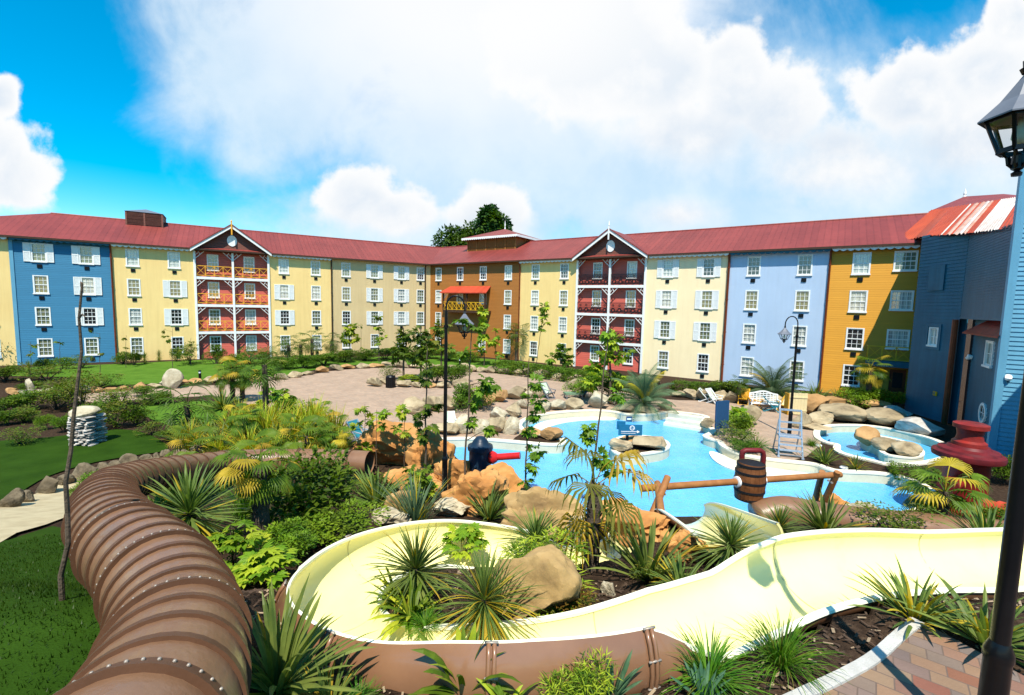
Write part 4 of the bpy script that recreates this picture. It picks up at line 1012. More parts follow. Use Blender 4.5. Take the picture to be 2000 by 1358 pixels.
# pale rocks round the upper bay
for i, (x, y, w, h) in enumerate(sorted([(870, 852, 60, 30), (905, 850, 46, 48), (938, 850, 40, 38), (968, 848, 48, 42), (975, 828, 44, 40), (997, 850, 40, 44), (1003, 818, 40, 38), (1020, 800, 30, 24), (1050, 812, 40, 34), (1066, 805, 28, 26), (1090, 803, 40, 28), (1122, 802, 48, 30), (1172, 800, 52, 44), (1200, 792, 30, 26), (1028, 780, 46, 24)])):
    boulder(x, y, w*.82, h*.8, '%s pale rock from the left round the upper bay of the lagoon' % ORD[i], 'white_stone' if i % 3 else 'boulder_stone', group='pale rocks round the upper bay')
row([(790, 812), (850, 806), (920, 798), (985, 786), (1060, 778)], 8, 42, 26, 'the mid-plaza rock line', 'boulders in the middle of the plaza', mats=['boulder_stone', 'orange_stone'])
for x, y, w, h, l in [(728, 757, 30, 19, 'angular pale boulder left of the litter bin'), (752, 752, 22, 14, 'small boulder tucked behind the litter bin'), (786, 759, 30, 15, 'pale block right of the litter bin'), (812, 760, 24, 12, 'short tan block in the round bed, right of the pale block'), (838, 761, 26, 11, 'orange-tan block in the middle of the round bed edge'), (866, 761, 28, 14, 'brown block in the round bed edge beside the lamp'), (900, 758, 34, 18, 'pale rounded boulder at the right end of the round bed')]:
    boulder(x, y, w, h, l, 'orange_stone' if 'orange' in l else 'boulder_stone')
for x, y, w, h, l in [(1224, 807, 34, 17, 'cream rock on the palm bed wall above the depth sign'), (1268, 809, 40, 13, 'flat tan rock on the palm bed wall'), (1300, 804, 28, 18, 'rounded tan rock at the right end of the palm bed'), (1385, 838, 30, 20, 'tan rock in the planter beside the blue board'), (1078, 862, 44, 24, 'smooth honey-coloured boulder on the tip of the peninsula'), (1040, 858, 40, 22, 'orange boulder on the peninsula behind the honey-coloured one'), (1470, 832, 36, 40, 'upright pale rock behind the planter shrubs'), (1262, 765, 60, 26, 'brown boulder under the bushy palm'), (1130, 765, 40, 22, 'olive boulder left of the bushy palm')]:
    boulder(x, y, w, h, l, 'orange_stone' if 'orange' in l or 'honey' in l else 'boulder_stone', cuts=6, rough=.1)
for x, y, w, h, l in [(1215, 884, 46, 24, 'grey-brown boulder at the left of the lagoon island'), (1272, 882, 62, 26, 'broad tan boulder at the right of the lagoon island'), (1245, 868, 60, 12, 'flat brown boulder at the back of the lagoon island'), (1240, 889, 22, 8, 'small orange stone at the front of the lagoon island')]:
    boulder(x, y, w, h, l, 'boulder_stone' if 'grey' in l or 'broad' in l else 'orange_stone', loc=W(x, y, .06))
for x, y, w, h, l in [(1702, 870, 40, 34, 'pointed brown rock on the paddling pool island'), (1742, 884, 50, 24, 'pale rock in the middle of the paddling pool island'), (1782, 894, 56, 28, 'cream rock at the right of the paddling pool island')]:
    boulder(x, y, w, h, l, 'orange_stone' if 'brown' in l else 'boulder_stone', loc=W(x, y, .06), cuts=5)
# standing stones
boulder(333, 762, 34, 40, 'white standing stone on the edge of the left lawn', 'white_stone', 2, name='standing_stone', cat='standing stone', cuts=12, rough=.07, yscale=.8, rz=.2)
boulder(54, 772, 19, 32, 'narrow pale standing stone at the far left path', 'white_stone', 4, name='standing_stone', cat='standing stone', cuts=10, rough=.08, yscale=.8, rz=.1)
p = G(172, 868); d = mdep(p)
st = thing('stone_pillar', 'squat pillar of stacked flat stones with a white capstone on the dark lawn', 'stone pillar', p)
z = -.05; rr = random.Random(4); Wd = 46*d/F; Ht = 66*d/F
while z < Ht*.82:
    h = rr.uniform(.05, .11); x = -Wd/2
    while x < Wd/2-.05:
        w = min(rr.uniform(.2, .5), Wd/2-x)
        for back in (0, 1):
            o = ob('flat_stone', rockmesh(rr.randrange(9), 'slate_stone', 6, .12, 2), st); o.location = (x+w/2+rr.uniform(-.03, .03), (-Wd*.22 if not back else Wd*.22)+rr.uniform(-.04, .04), z); o.scale = (w*1.08, Wd*.5, h*1.25)
        x += w
    z += h
o = ob('capstone', rockmesh(2, 'white_stone', 12, .07), st); o.location = (0, 0, Ht*.8); o.scale = (Wd*1.02, Wd*.95, Ht*.36)
# artificial orange rock masses
def bigrock(x, y, w, h, label, var, mt='rock_orange', rz=0., ys=.8, dep=None, sink=.4, sub=5, cuts=9, rough=.28, name='rock_outcrop', cat='rock'):
    p = G(x, y) if dep is None else D(x, y, dep)
    if dep is not None: p.z = min(p.z, hbase(p.x, p.y)+.3)
    o = boulder(x, y, w, h, label, mt, var, name=name, cat=cat, loc=p, rz=rz, cuts=cuts, rough=rough, sub=sub, yscale=ys, sink=sink); return o
bigrock(768, 918, 165, 92, 'large orange rock outcrop over the end of the tube slide', 3, ys=.75)
bigrock(838, 932, 105, 92, 'dark shaded orange rock beside the left lagoon edge', 5, ys=.8)
bigrock(890, 962, 100, 62, 'orange rock ledge at the water behind the middle lamp', 1, ys=.8)
bigrock(925, 1010, 130, 82, 'orange rock at the foot of the navy water cannon', 6, ys=.8)
bigrock(800, 965, 120, 46, 'low orange rock shelf below the large outcrop', 0, ys=.8)
bigrock(990, 985, 120, 68, 'ribbed orange rock right of the navy water cannon', 7, ys=.7)
bigrock(1065, 1060, 170, 92, 'long tan rock sloping into the lagoon behind the cordylines', 2, 'rock_tan', ys=.55, rz=-.15)
bigrock(1240, 1062, 160, 62, 'orange-brown rock mound under the left log trestle', 4, ys=.7)
bigrock(1350, 1100, 90, 55, 'bright orange rock under the short pale chute', 8, ys=.6)
bigrock(1640, 1000, 70, 30, 'brown rock at the foot of the right log trestle', 0, ys=.6)
bigrock(1695, 1020, 66, 34, 'pale pointed rock at the near lagoon edge', 2, 'white_stone', ys=.7)
bigrock(785, 1010, 75, 48, 'wedge of smooth brown rock between sword plants', 1, 'rock_tan', ys=.5, rz=.3)
bigrock(760, 1030, 80, 34, 'pale flat rock behind the flume bend', 5, 'white_stone', ys=.7)
bigrock(1125, 1062, 50, 52, 'white rock behind the drooping palm trunk', 6, 'white_stone', ys=.6)
bigrock(700, 940, 36, 24, 'white stone at the end of the tube slide', 0, 'white_stone', ys=.8)
bigrock(882, 1012, 76, 34, 'broken white concrete block at the foot of the middle lamp', 3, 'white_stone', ys=.8)
bigrock(1190, 1165, 30, 26, 'small pale stone alone on the bark mulch', 1, 'white_stone', ys=.8)
o = bigrock(985, 1222, 175, 165, 'large smooth tan boulder inside the flume bend', 6, 'rock_tan', ys=.6, rz=.15, cuts=8, rough=.12, name='boulder', cat='boulder', sink=.2); o.rotation_euler = (.1, .6, .1)
row([(470, 905), (520, 892), (600, 878), (650, 862)], 6, 40, 20, 'the row above the tube slide end', 'stones above the tube slide')

# ================================================================== LAMPS
def lantern(par, s, kr=.9):
    """s = height from bottom knob to roof apex; origin at the apex"""
    def P(r, z, k, n=6): a = 2*math.pi*(k+.5)/n; return V((r*kr*s*math.cos(a), r*kr*s*math.sin(a), -z*s))
    m = MB(); vs = [P(.035, .0, k) for k in range(6)]+[P(.25, .25, k) for k in range(6)]+[P(.46, .42, k) for k in range(6)]+[P(.46, .435, k) for k in range(6)]
    m.add(vs, [(i*6+k, i*6+(k+1) % 6, (i+1)*6+(k+1) % 6, (i+1)*6+k) for i in range(3) for k in range(6)]+[tuple(range(6))])
    m.lathe([(.05*s, .0), (.06*s, .03*s), (.03*s, .06*s)], 10); m.build('lantern_roof', 'grey_metal', par)
    m = MB()
    for k in range(6):
        m.bar(P(.37, .43, k), P(.215, .745, k), .028*s); m.bar(P(.215, .745, k), P(.215, .745, k+1), .035*s, .045*s); m.bar(P(.37, .435, k), P(.37, .435, k+1), .03*s)
        m.tube([P(.215, .75, k), P(.16, .765, k), P(.115, .81, k), P(.10, .88, k), P(.04, .925, k)], .017*s, 5)
    m.lathe([(.03*s, -.78*s), (.05*s, -.8*s), (.05*s, -.93*s), (.02*s, -.95*s), (.045*s, -.97*s), (.04*s, -1.0*s)], 10); m.build('lantern_frame', 'black_paint', par)
    m = MB()
    for k in range(6): m.quad(P(.36, .44, k), P(.36, .44, k+1), P(.212, .735, k+1), P(.212, .735, k))
    m.build('lantern_glass', 'lamp_glass', par, recalc=False)
    m = MB(); m.lathe([(.03*s, -.42*s), (.035*s, -.5*s), (.07*s, -.55*s), (.075*s, -.62*s), (.04*s, -.68*s)], 12); m.build('bulb', 'canvas_pale', par, smooth=True)
def streetlamp(base, top, side, arm, s, r_, label, lo=1.2, kr=.9):
    """base = ground point, top = height of pole top, lantern hung at `side`*arm"""
    t = thing('street_lamp', label, 'street lamp', base)
    H = top
    m = MB(); m.lathe([(r_*1.75, 0), (r_*1.75, .06), (r_*1.45, .1), (r_*1.4, lo-.08), (r_*1.55, lo-.05), (r_*1.5, lo), (r_*1.0, lo+.07)], 20); smooth_angle(m.build('pole_base', 'black_paint', t), 35)
    m = MB(); m.tube([(0, 0, lo), (0, 0, H*.6), (0, 0, H)], [r_, r_*.9, r_*.75], 18); m.lathe([(r_*1.2, H-.5), (r_*1.2, H-.42)], 16); smooth_angle(m.build('pole', 'black_paint', t))
    pts = [(0, 0, H-.06)]; R_ = arm/2
    for k in range(0, 13): a = math.pi-math.pi*k/12; pts.append((side*(R_+R_*math.cos(a)), 0, H+.12+R_*1.25*math.sin(a)))
    pts.append((side*arm, 0, H+.0)); zl = H-.02
    m = MB(); m.tube(pts, r_*.42, 10); m.lathe([(r_*.6, 0), (r_*.45, -.08)], 10, (side*arm, 0, zl+.05)); smooth_angle(m.build('swan_neck', 'black_paint', t))
    hold = MB(); hold.lathe([(.05*s, 0), (.07*s, .03)], 10); ln = hold.build('lantern', 'black_paint', t); ln.location = (side*arm, 0, zl-.03)
    lantern(ln, s, kr); return t
yl = 3.15
pa = D(1951, 1270, yl); apx = D(2012, 143, yl); knob = D(1985, 344, yl)
gz_ = hbase(pa.x, yl); ls = apx.z-knob.z
streetlamp((pa.x, yl, gz_), apx.z+.05-gz_, -1, pa.x-knob.x, ls, .056, 'black street lamp close by at the right edge, its lantern cut by the frame', lo=pa.z-gz_, kr=.74)
b = D(868, 985, 14.0); tp = D(906, 612, 14.0); kn = D(906, 662, 14.0)
streetlamp((b.x, 14.0, .25), tp.z+.05-.25, 1, .56, tp.z-kn.z, .062, 'black street lamp rising from the orange rocks in the middle of the garden')
b = G(1541, 852); tp = D(1530, 640, b.y); kn = D(1529, 664, b.y)
streetlamp(b, tp.z+.05-b.z, -1, .62, .76, .065, 'black street lamp behind the lifeguard chair, in front of the pale blue facade')
# bollard lights and bins
def bollard(px, py, h, label):
    p = G(px, py); s = h*mdep(p)/F
    t = thing('bollard_light', label, 'bollard light', p, group='black bollard lights')
    m = MB(); m.lathe([(.09, 0), (.09, s*.75), (.1, s*.76)], 12); m.build('post', 'black_paint', t)
    m = MB(); m.lathe([(.075, s*.76), (.075, s*.9)], 12); m.build('light_band', 'sign_white', t)
    m = MB(); m.lathe([(.1, s*.9), (.1, s*.97), (.03, s)], 12); m.build('cap', 'black_paint', t)
bollard(391, 747, 24, 'black bollard light on the lawn right of the white standing stone'); bollard(898, 718, 18, 'black bollard light on the grass left of the middle lamp'); bollard(1022, 730, 18, 'black bollard light before the yellow cream facade'); bollard(1429, 748, 18, 'black bollard light against the pale blue facade')
def bin_(px, py, wpx, hpx, label):
    p = G(px, py); d = mdep(p); w = wpx*d/F/2; h = hpx*d/F; t = thing('litter_bin', label, 'litter bin', p)
    m = MB(); m.lathe([(w*.92, 0), (w, .05), (w, h*.8), (w*1.06, h*.82), (w*1.06, h*.88)], 16)
    for k in range(16): a = 2*math.pi*k/16; m.bar((w*1.01*math.cos(a), w*1.01*math.sin(a), .08), (w*1.01*math.cos(a), w*1.01*math.sin(a), h*.78), .03)
    m.build('bin_body', 'black_paint', t); m = MB(); m.lathe([(w*1.05, h*.88), (w*.9, h*.97), (w*.5, h), (w*.45, h*.96)], 16); m.build('lid', 'black_paint', t)
bin_(763, 759, 18, 26, 'round black slatted litter bin standing at the round bed'); bin_(540, 786, 15, 23, 'dark litter bin on the plaza behind the thick palm trunk')

# ================================================================== LOG FRAME AND BARREL
lf = thing('log_trestle', 'log beam on two crossed-pole trestles spanning the near lagoon edge', 'log frame', D(1445, 1000, 12.4))
lf.location = (0, 0, 0)
ba = D(1252, 954, 11.6); bb = D(1641, 927, 13.2); xa = D(1288, 951, 11.7); xb = D(1612, 930, 13.1)
m = MB(); m.tube([ba, ba.lerp(bb, .5), bb], [.095, .09, .09], 14); smooth_angle(m.build('beam', 'log', lf))
for c, f1, f2, e1, e2 in ((xa, G(1256, 1032), G(1304, 1066), D(1304, 932, 11.55), D(1284, 944, 11.95)), (xb, G(1596, 1000), G(1588, 985), D(1636, 922, 13.0), D(1606, 922, 13.25))):
    for f, e in ((f1, e1), (f2, e2)):
        m = MB(); m.tube([f-V((0, 0, .25)), e], [.10, .085], 12); smooth_angle(m.build('trestle_leg', 'log', lf))
for c in (xa, xb):
    for dx, dz in ((0, -.08), (.1, -.14)): m = MB(); m.lathe([(.03, 0), (.03, .05)], 6, c+V((dx, -.12, dz)), (0, -1, 0)); m.build('bolt', 'bolt_steel', lf)
bc = ba.lerp(bb, .515); bx = (bb-ba).normalized()
br = thing('tipping_barrel', 'brown wooden water barrel pivoted on the log beam over the lagoon', 'barrel', bc, math.atan2(bx.y, bx.x))
h = 1.04; r1 = .40; prof = [(r1*(.86+.14*math.sin(math.pi*(i/12))), -h/2+h*i/12) for i in range(13)]
m = MB(); n = 22
for k in range(n):
    a0 = 2*math.pi*k/n+.012; a1 = 2*math.pi*(k+1)/n-.012
    for (ra, za), (rb, zb) in zip(prof, prof[1:]):
        m.quad((ra*math.cos(a0), ra*math.sin(a0), za), (ra*math.cos(a1), ra*math.sin(a1), za), (rb*math.cos(a1), rb*math.sin(a1), zb), (rb*math.cos(a0), rb*math.sin(a0), zb))
for (ra, za), (rb, zb) in zip(prof, prof[1:]):
    for k in range(24):
        a0 = 2*math.pi*k/24; a1 = 2*math.pi*(k+1)/24; s_ = .985
        m.quad((ra*s_*math.cos(a0), ra*s_*math.sin(a0), za), (ra*s_*math.cos(a1), ra*s_*math.sin(a1), za), (rb*s_*math.cos(a1), rb*s_*math.sin(a1), zb), (rb*s_*math.cos(a0), rb*s_*math.sin(a0), zb))
m.lathe([(r1*.85, -h/2), (r1*.85, -h/2+.03)], 24); o = m.build('staves', 'barrel_wood', br, recalc=False)
o.rotation_euler = (0, R(2), 0)
for z in (-.46, -.24, .02, .27, .47):
    i = (z+h/2)/h; rr = r1*(.86+.14*math.sin(math.pi*i)); m = MB(); m.lathe([(rr-.02, z-.03), (rr+.012, z-.03), (rr+.012, z+.03), (rr-.02, z+.03)], 28); smooth_angle(m.build('hoop', 'vent_dark', br))
for s_ in (-1, 1):
    m = MB(); m.lathe([(.15, 0), (.15, .06), (.12, .07)], 18, (s_*r1*.97, 0, 0), (s_, 0, 0)); smooth_angle(m.build('bearing_ring', 'white_paint', br))
wp = thing('water_pipe', 'maroon water pipe bent over above the wooden barrel', 'pipe', D(1481, 1010, 12.9))
o0 = V(wp.location); q = [D(1481, 1010, 12.9), D(1486, 950, 12.9), D(1491, 892, 12.9), D(1490, 884, 12.9), D(1485, 880, 12.9), D(1456, 880, 12.9), D(1450, 883, 12.9), D(1449, 890, 12.9), D(1449, 903, 12.9)]
m = MB(); m.tube([p-o0 for p in q], .075, 12); smooth_angle(m.build('pipe', 'maroon_paint', wp))
m = MB(); m.lathe([(.16, 0), (.16, .06), (.1, .08), (.1, .16)], 14); m.build('base_flange', 'black_paint', wp)
# navy water cannon
p = D(937, 938, 15.2); s = mdep(p)/F
wc = thing('water_cannon', 'navy hydrant-shaped water cannon with a red side nozzle on the orange rock', 'water cannon', p)
m = MB(); rb = 21.5*s; m.lathe([(rb*1.05, -.4), (rb*1.05, .04), (rb, .06), (rb, 62*s), (rb*1.08, 63*s)], 24); smooth_angle(m.build('body', 'navy_paint', wc))
m = MB(); m.lathe([(rb*1.12, 61*s), (rb*1.16, 65*s), (rb*1.12, 70*s), (rb*.8, 73*s), (rb*.62, 80*s), (rb*.4, 86*s), (rb*.12, 88*s)], 24); smooth_angle(m.build('domed_cap', 'navy_paint', wc))
nx = D(958, 894, 15.1)-p; ny = D(1016, 890, 14.9)-p; dx = (ny-nx).normalized(); ln = (ny-nx).length
m = MB(); m.lathe([(.1, -.1), (12*s, .0), (13*s, 5*s), (9*s, 12*s), (6.5*s, 14*s)], 18, nx, dx); fln = smooth_angle(m.build('nozzle_flange', 'red_paint', wc))
m = MB(); m.lathe([(6.6*s, 0), (6.6*s, ln-.02), (6.9*s, ln-.02), (6.9*s, ln)], 18, nx, dx); smooth_angle(m.build('nozzle', 'red_paint', wc))
for k in range(3): m = MB(); m.lathe([(.05, 0), (.05, .05)], 6, (rb*math.cos(-1.9+.5*k), rb*math.sin(-1.9+.5*k), 35*s-.2*k), (math.cos(-1.9+.5*k), math.sin(-1.9+.5*k), 0)); m.build('bolt', 'navy_paint', wc)
# big red hydrant
p = D(1876, 1010, 14.2); p.z = 0.; s = mdep(p)/F; ztop = D(1880, 826, 14.2).z
hy = thing('giant_hydrant', 'giant weathered red hydrant tower with flanged rim before the blue block', 'water feature', p)
u = ztop/184.; s *= .82
m = MB(); m.lathe([(56*s, 0), (56*s, 12*u), (41*s, 16*u), (41*s, 106*u), (44*s, 110*u)], 28); smooth_angle(m.build('body', 'old_red', hy))
m = MB(); m.lathe([(48*s, 108*u), (64*s, 114*u), (65*s, 119*u), (64*s, 124*u), (56*s, 127*u), (54*s, 131*u), (40*s, 134*u), (36*s, 139*u)], 32); smooth_angle(m.build('rim', 'maroon_paint', hy)); 
m = MB(); m.lathe([(32*s, 136*u), (31*s, 146*u), (25*s, 150*u), (23*s, 160*u), (25*s, 172*u), (32*s, 174*u), (32*s, 182*u), (27*s, 184*u)], 28); smooth_angle(m.build('neck', 'old_red', hy))
for a, z, l, r_, mt_ in ((R(205), 66*u, 70*s, 15*s, 'old_red'), (R(285), 30*u, 66*s, 16*s, 'roof_bright')):
    d = V((math.cos(a), math.sin(a), 0)); m = MB(); m.lathe([(r_, 0), (r_, l), (r_*1.3, l), (r_*1.35, l+10*s), (r_*.6, l+12*s)], 18, (0, 0, z), d); smooth_angle(m.build('outlet', mt_, hy))

# ================================================================== FURNITURE
def deckchair(px, py, label, sling, frame, rz, sc_=1., loc=None):
    p = loc or G(px, py); t = thing('deck_chair', label, 'deck chair', (p.x, p.y, p.z+.02), rz); t.scale = (sc_,)*3; w = .3
    m = MB()
    for x in (-w, w):
        m.bar((x, -.5, .0), (x, .42, 1.0), .05); m.bar((x, .42, .0), (x, -.45, .45), .05); m.bar((x, -.05, .62), (x, -.55, .6), .07, .03); m.bar((x, -.5, .6), (x, -.4, .3), .04)
    for y, z in ((-.5, .03), (.42, .98), (.4, .04), (-.43, .43)): m.bar((-w, y, z), (w, y, z), .045)
    m.build('frame', frame, t)
    m = MB(); pr = [(-.43, .44), (-.25, .33), (-.05, .33), (.12, .5), (.27, .74), (.41, .98)]
    pr = [(y-.0, z) for y, z in pr]
    for (a, b), (c, d) in zip(pr, pr[1:]): m.add([(-w+.03, a, b), (w-.03, a, b), (w-.03, c, d), (-w+.03, c, d), (-w+.03, a, b+.015), (w-.03, a, b+.015), (w-.03, c, d+.015), (-w+.03, c, d+.015)], [(0, 1, 2, 3), (7, 6, 5, 4)])
    m.build('sling', sling, t, smooth=True); return t
deckchair(1392, 790, 'pale green deck chair alone on the right of the plaza', 'canvas_pale', 'white_paint', R(35), 1.0)
deckchair(1376, 786, 'dark green deck chair turned sideways beside the pale green one', 'canvas_green', 'white_paint', R(60), .9)
deckchair(1470, 799, 'ochre deck chair folded low left of the white bench', 'canvas_yellow', 'ochre_wood', R(50), 1.0)
deckchair(1452, 790, 'bright yellow chair behind the ochre deck chair', 'canvas_yellow', 'yellow_wood', R(-30), 1.0)
deckchair(1503, 804, 'teal folding chair in front of the white bench', 'canvas_teal', 'canvas_teal', R(70), .9)
deckchair(1533, 803, 'cream chair between white bench and the upright panel', 'canvas_cream', 'yellow_wood', R(-60), .9)
deckchair(1068, 778, 'pale lime deck chair behind the upper bay rocks', 'canvas_pale', 'grey_metal', R(40), 1.0)
deckchair(700, 868, 'pale teal deck chair half hidden by yellow palm leaves', 'canvas_teal', 'galvanised', R(60), 1.0)
deckchair(880, 838, 'small white-framed chair behind the middle lamp', 'canvas_pale', 'white_paint', R(20), .8)
p = G(1127, 779); t = thing('sun_lounger', 'dark green and navy sun lounger behind the pale rocks', 'sun lounger', (p.x, p.y, .02), R(10))
m = MB(); m.box(-.9, .35, -.3, .3, .3, .42); m.build('mattress', 'canvas_green', t); m = MB(); m.add([(.35, -.3, .3), (.35, .3, .3), (.9, .3, .65), (.9, -.3, .65), (.35, -.3, .42), (.35, .3, .42), (.87, .3, .76), (.87, -.3, .76)], [(0, 1, 2, 3), (7, 6, 5, 4), (0, 4, 5, 1), (1, 5, 6, 2), (2, 6, 7, 3), (3, 7, 4, 0)]); m.build('backrest', 'canvas_blue', t)
for x in (-.8, .3):
    for y in (-.26, .26): m = MB(); m.box(x-.03, x+.03, y-.03, y+.03, 0, .3); m.build('leg', 'grey_metal', t)
# curved white garden bench
p = G(1492, 802); bn = thing('garden_bench', 'white wooden garden bench with a curved slatted back', 'bench', (p.x, p.y, .02), R(-14))
m = MB()
for i in range(5): m.box(-.8, .8, -.28+i*.115, -.19+i*.115, .42, .45)
m.build('seat', 'white_paint', bn)
m = MB(); top = lambda x: .98+.17*math.cos(x/.8*math.pi/2)**2
n = 24
for i in range(n): a = -.8+1.6*i/n; b_ = -.8+1.6*(i+1)/n; m.bar((a, .36, top(a)), (b_, .36, top(b_)), .05, .09)
for i in range(9): x = -.78+1.56*i/8; m.bar((x, .33, .45), (x, .36, top(x)), .035)
for z in (.55, .66, .77, .88): m.bar((-.8, .345, z), (.8, .345, z), .02, .05)
m.bar((-.42, .355, 1.0), (.42, .355, 1.0), .02, .05); m.build('backrest', 'white_paint', bn)
for x in (-.8, .8):
    m = MB(); m.bar((x, -.3, .68), (x, .36, .68), .07, .05); m.tube([(x, -.3+.07*math.cos(a), .66+.07*math.sin(a)) for a in (0, 1, 2, 3, 4, 5, 6)], .03, 6); m.build('armrest', 'white_paint', bn)
    for y in (-.28, .33): m = MB(); m.box(x-.035, x+.035, y-.035, y+.035, 0, .68 if y < 0 else 1.0); m.build('leg', 'white_paint', bn)
# cream upright panel
p = G(1556, 812); t = thing('folding_screen', 'tall cream boarded screen standing behind the lifeguard chair', 'screen', (p.x, p.y, .02), R(-8))
m = MB()
for i in range(6): m.box(-.5+i*.17, -.335+i*.17, -.03, .03, .05, 1.35+.01*(i % 2))
m.build('panel_front', 'canvas_cream', t); m = MB(); m.box(-.55, -.5, -.05, .5, 0, 1.3); m.build('panel_side', 'canvas_yellow', t)
m = MB(); m.bar((-.5, -.045, .3), (.52, -.045, .3), .03, .08); m.bar((-.5, -.045, 1.1), (.52, -.045, 1.1), .03, .08); m.build('rail', 'canvas_cream', t)
# lifeguard chair
p = G(1540, 891); lg = thing('lifeguard_chair', 'galvanised lifeguard ladder chair on the paved spit between the pools', 'lifeguard chair', (p.x, p.y, .02), R(-18))
for x in (-.46, .46):
    m = MB(); m.tube([(x, -.35, 0), (x*.93, -.1, .75), (x*.9, .1, 1.4), (x*.88, .2, 1.98)], .035, 8); m.lathe([(.07, 0), (.06, .05), (.03, .06)], 10, (x, -.35, 0)); smooth_angle(m.build('side_frame', 'galvanised', lg))
    m = MB(); m.tube([(x, .75, 0), (x*.95, .45, .8), (x*.9, .25, 1.5)], .03, 8); m.bar((x, -.33, .12), (x, .72, .12), .03); m.build('leg', 'galvanised', lg)
for z, y in ((.30, -.26), (.52, -.2)):
    m = MB(); m.box(-.45, .45, y-.08, y+.08, z-.02, z+.03); m.build('step', 'galvanised', lg)
m = MB(); m.box(-.43, .43, -.15, .35, .82, .88); m.build('seat', 'galvanised', lg)
m = MB(); m.bar((-.41, .05, 1.15), (.41, .05, 1.15), .04, .07); m.bar((-.41, .1, 1.45), (.41, .1, 1.45), .04, .07); m.bar((-.42, .2, 1.97), (.42, .2, 1.97), .05, .08); m.build('backrest', 'galvanised', lg)
for y, z in ((.6, .45), (-.33, .12)): m = MB(); m.bar((-.45, y, z), (.45, y, z), .03); m.build('cross_brace', 'galvanised', lg)
# navy board on posts by the inlet
p = G(1407, 853); bd = thing('notice_board', 'plain navy board on a short post in the planter beside the pool inlet', 'notice board', (p.x, p.y, 0), R(24))
m = MB()
for i in range(2): m.bar((-.15+.4*i, 0, 0), (-.15+.4*i, 0, .5), .07)
m.build('post', 'grey_metal', bd)
m = MB(); m.add([(-.40, -.05, .42), (.40, -.05, .42), (.46, .03, 1.78), (-.36, .03, 1.78), (-.40, .03, .42), (.40, .03, .42), (.46, .11, 1.78), (-.36, .11, 1.78)], [(0, 1, 2, 3), (7, 6, 5, 4), (0, 4, 5, 1), (1, 5, 6, 2), (2, 6, 7, 3), (3, 7, 4, 0)]); m.build('board', 'canvas_blue', bd)
for a, b in (((-.40, -.06, .42), (-.36, .02, 1.78)), ((.40, -.06, .42), (.46, .02, 1.78))):
    m = MB(); m.bar(a, b, .03); m.build('edge_trim', 'sign_blue', bd)
# thin white marker pole bottom left
a = D(478, 1362, 3.6); b = D(516, 1272, 3.9)
m = MB(); m.tube([a, b], .011, 8); t = m.build('marker_pole', 'sign_white'); tag(t, 'thin white pole leaning in the sword leaves at the bottom left', 'pole')
# cable rope from the lamp spit: low bollard lamps on the pool mulch
for x, y, l in ((1598, 872, 'white spotlight disc on the mulch beside the stepped spit'), (1648, 916, 'white spotlight disc on the mulch left of the yellow palm')):
    p = G(x, y); t = thing('ground_spotlight', l, 'spotlight', p); m = MB(); m.lathe([(.14, 0), (.15, .06), (.11, .1)], 14); m.build('housing', 'white_paint', t); m = MB(); m.lathe([(.09, .1), (.09, .11)], 14); m.build('lens', 'galvanised', t)
# ================================================================== PLANTS
def blade(m, az, el, L, Wd, droop, seg=6, fold=.35, org=(0, 0, 0), twist=0., blunt=.5):
    p = V(org); rows = []; ca, sa = math.cos(az), math.sin(az); st = L/seg
    sd = V((-sa, ca, 0))
    for i in range(seg+1):
        t = i/seg; w = Wd*min(1, .55+t*2.2)*max(0, 1-t**2.2)**blunt*.5
        e = el-droop*t*t; d = V((math.cos(e)*ca, math.cos(e)*sa, math.sin(e))); n = d.cross(sd)*-1
        s2 = sd*math.cos(twist*t)+n*math.sin(twist*t)
        rows.append((p-s2*w+n*w*fold, p.copy(), p+s2*w+n*w*fold)); p = p+d*st
    vs = [c for r_ in rows for c in r_]; fs = []
    for i in range(seg):
        for k in (0, 1): a = i*3+k; fs.append((a, a+1, a+4, a+3))
    m.add(vs, fs); return p
def mk_sword(seed, n=42, L=1., Wd=.06, lo=35, hi=88, droop=.5, dead=.08, mats=('lf_sword', 'lf_gold'), seg=6, base=.08):
    r_ = random.Random(seed); m = MB()
    for i in range(n):
        t = (i+.5)/n; el = R(hi-(hi-lo)*t**.8+r_.uniform(-7, 7)); az = r_.uniform(0, 6.28); b = r_.uniform(0, base)
        m.cm = 1 if r_.random() < dead else 0
        l = L*r_.uniform(.65, 1.02)*(1-.12*t); blade(m, az, el, l, Wd*r_.uniform(.75, 1.2), droop*r_.uniform(.3, 1.6), seg, org=(b*math.cos(az), b*math.sin(az), 0), twist=r_.uniform(-.6, .6))
    return m.mesh('plant', list(mats), recalc=False)
def mk_burst(seed, n=130, L=.55, Wd=.03, trunk=.42, mats=('lf_sword', 'lf_gold', 'bark'), dead=.14, droop=.9, lo=-70):
    r_ = random.Random(seed); m = MB(); m.cm = 2
    m.tube([(0, 0, -.05), (.01, 0, trunk*.5), (0, 0, trunk)], [.05, .04, .035], 8)
    for i in range(n):
        t = (i+.5)/n; el = R(86+(lo-86)*t+r_.uniform(-8, 8)); az = i*2.4+r_.uniform(-.3, .3)
        m.cm = 1 if (r_.random() < dead*(.4+2.2*t*t)) else 0
        blade(m, az, el, L*r_.uniform(.75, 1.05), Wd*r_.uniform(.8, 1.2), droop*r_.uniform(.3, 1.3)*(.5 if el > .9 else 1), 5, .3, (0, 0, trunk-.10*t))
    return m.mesh('plant', list(mats), recalc=False)
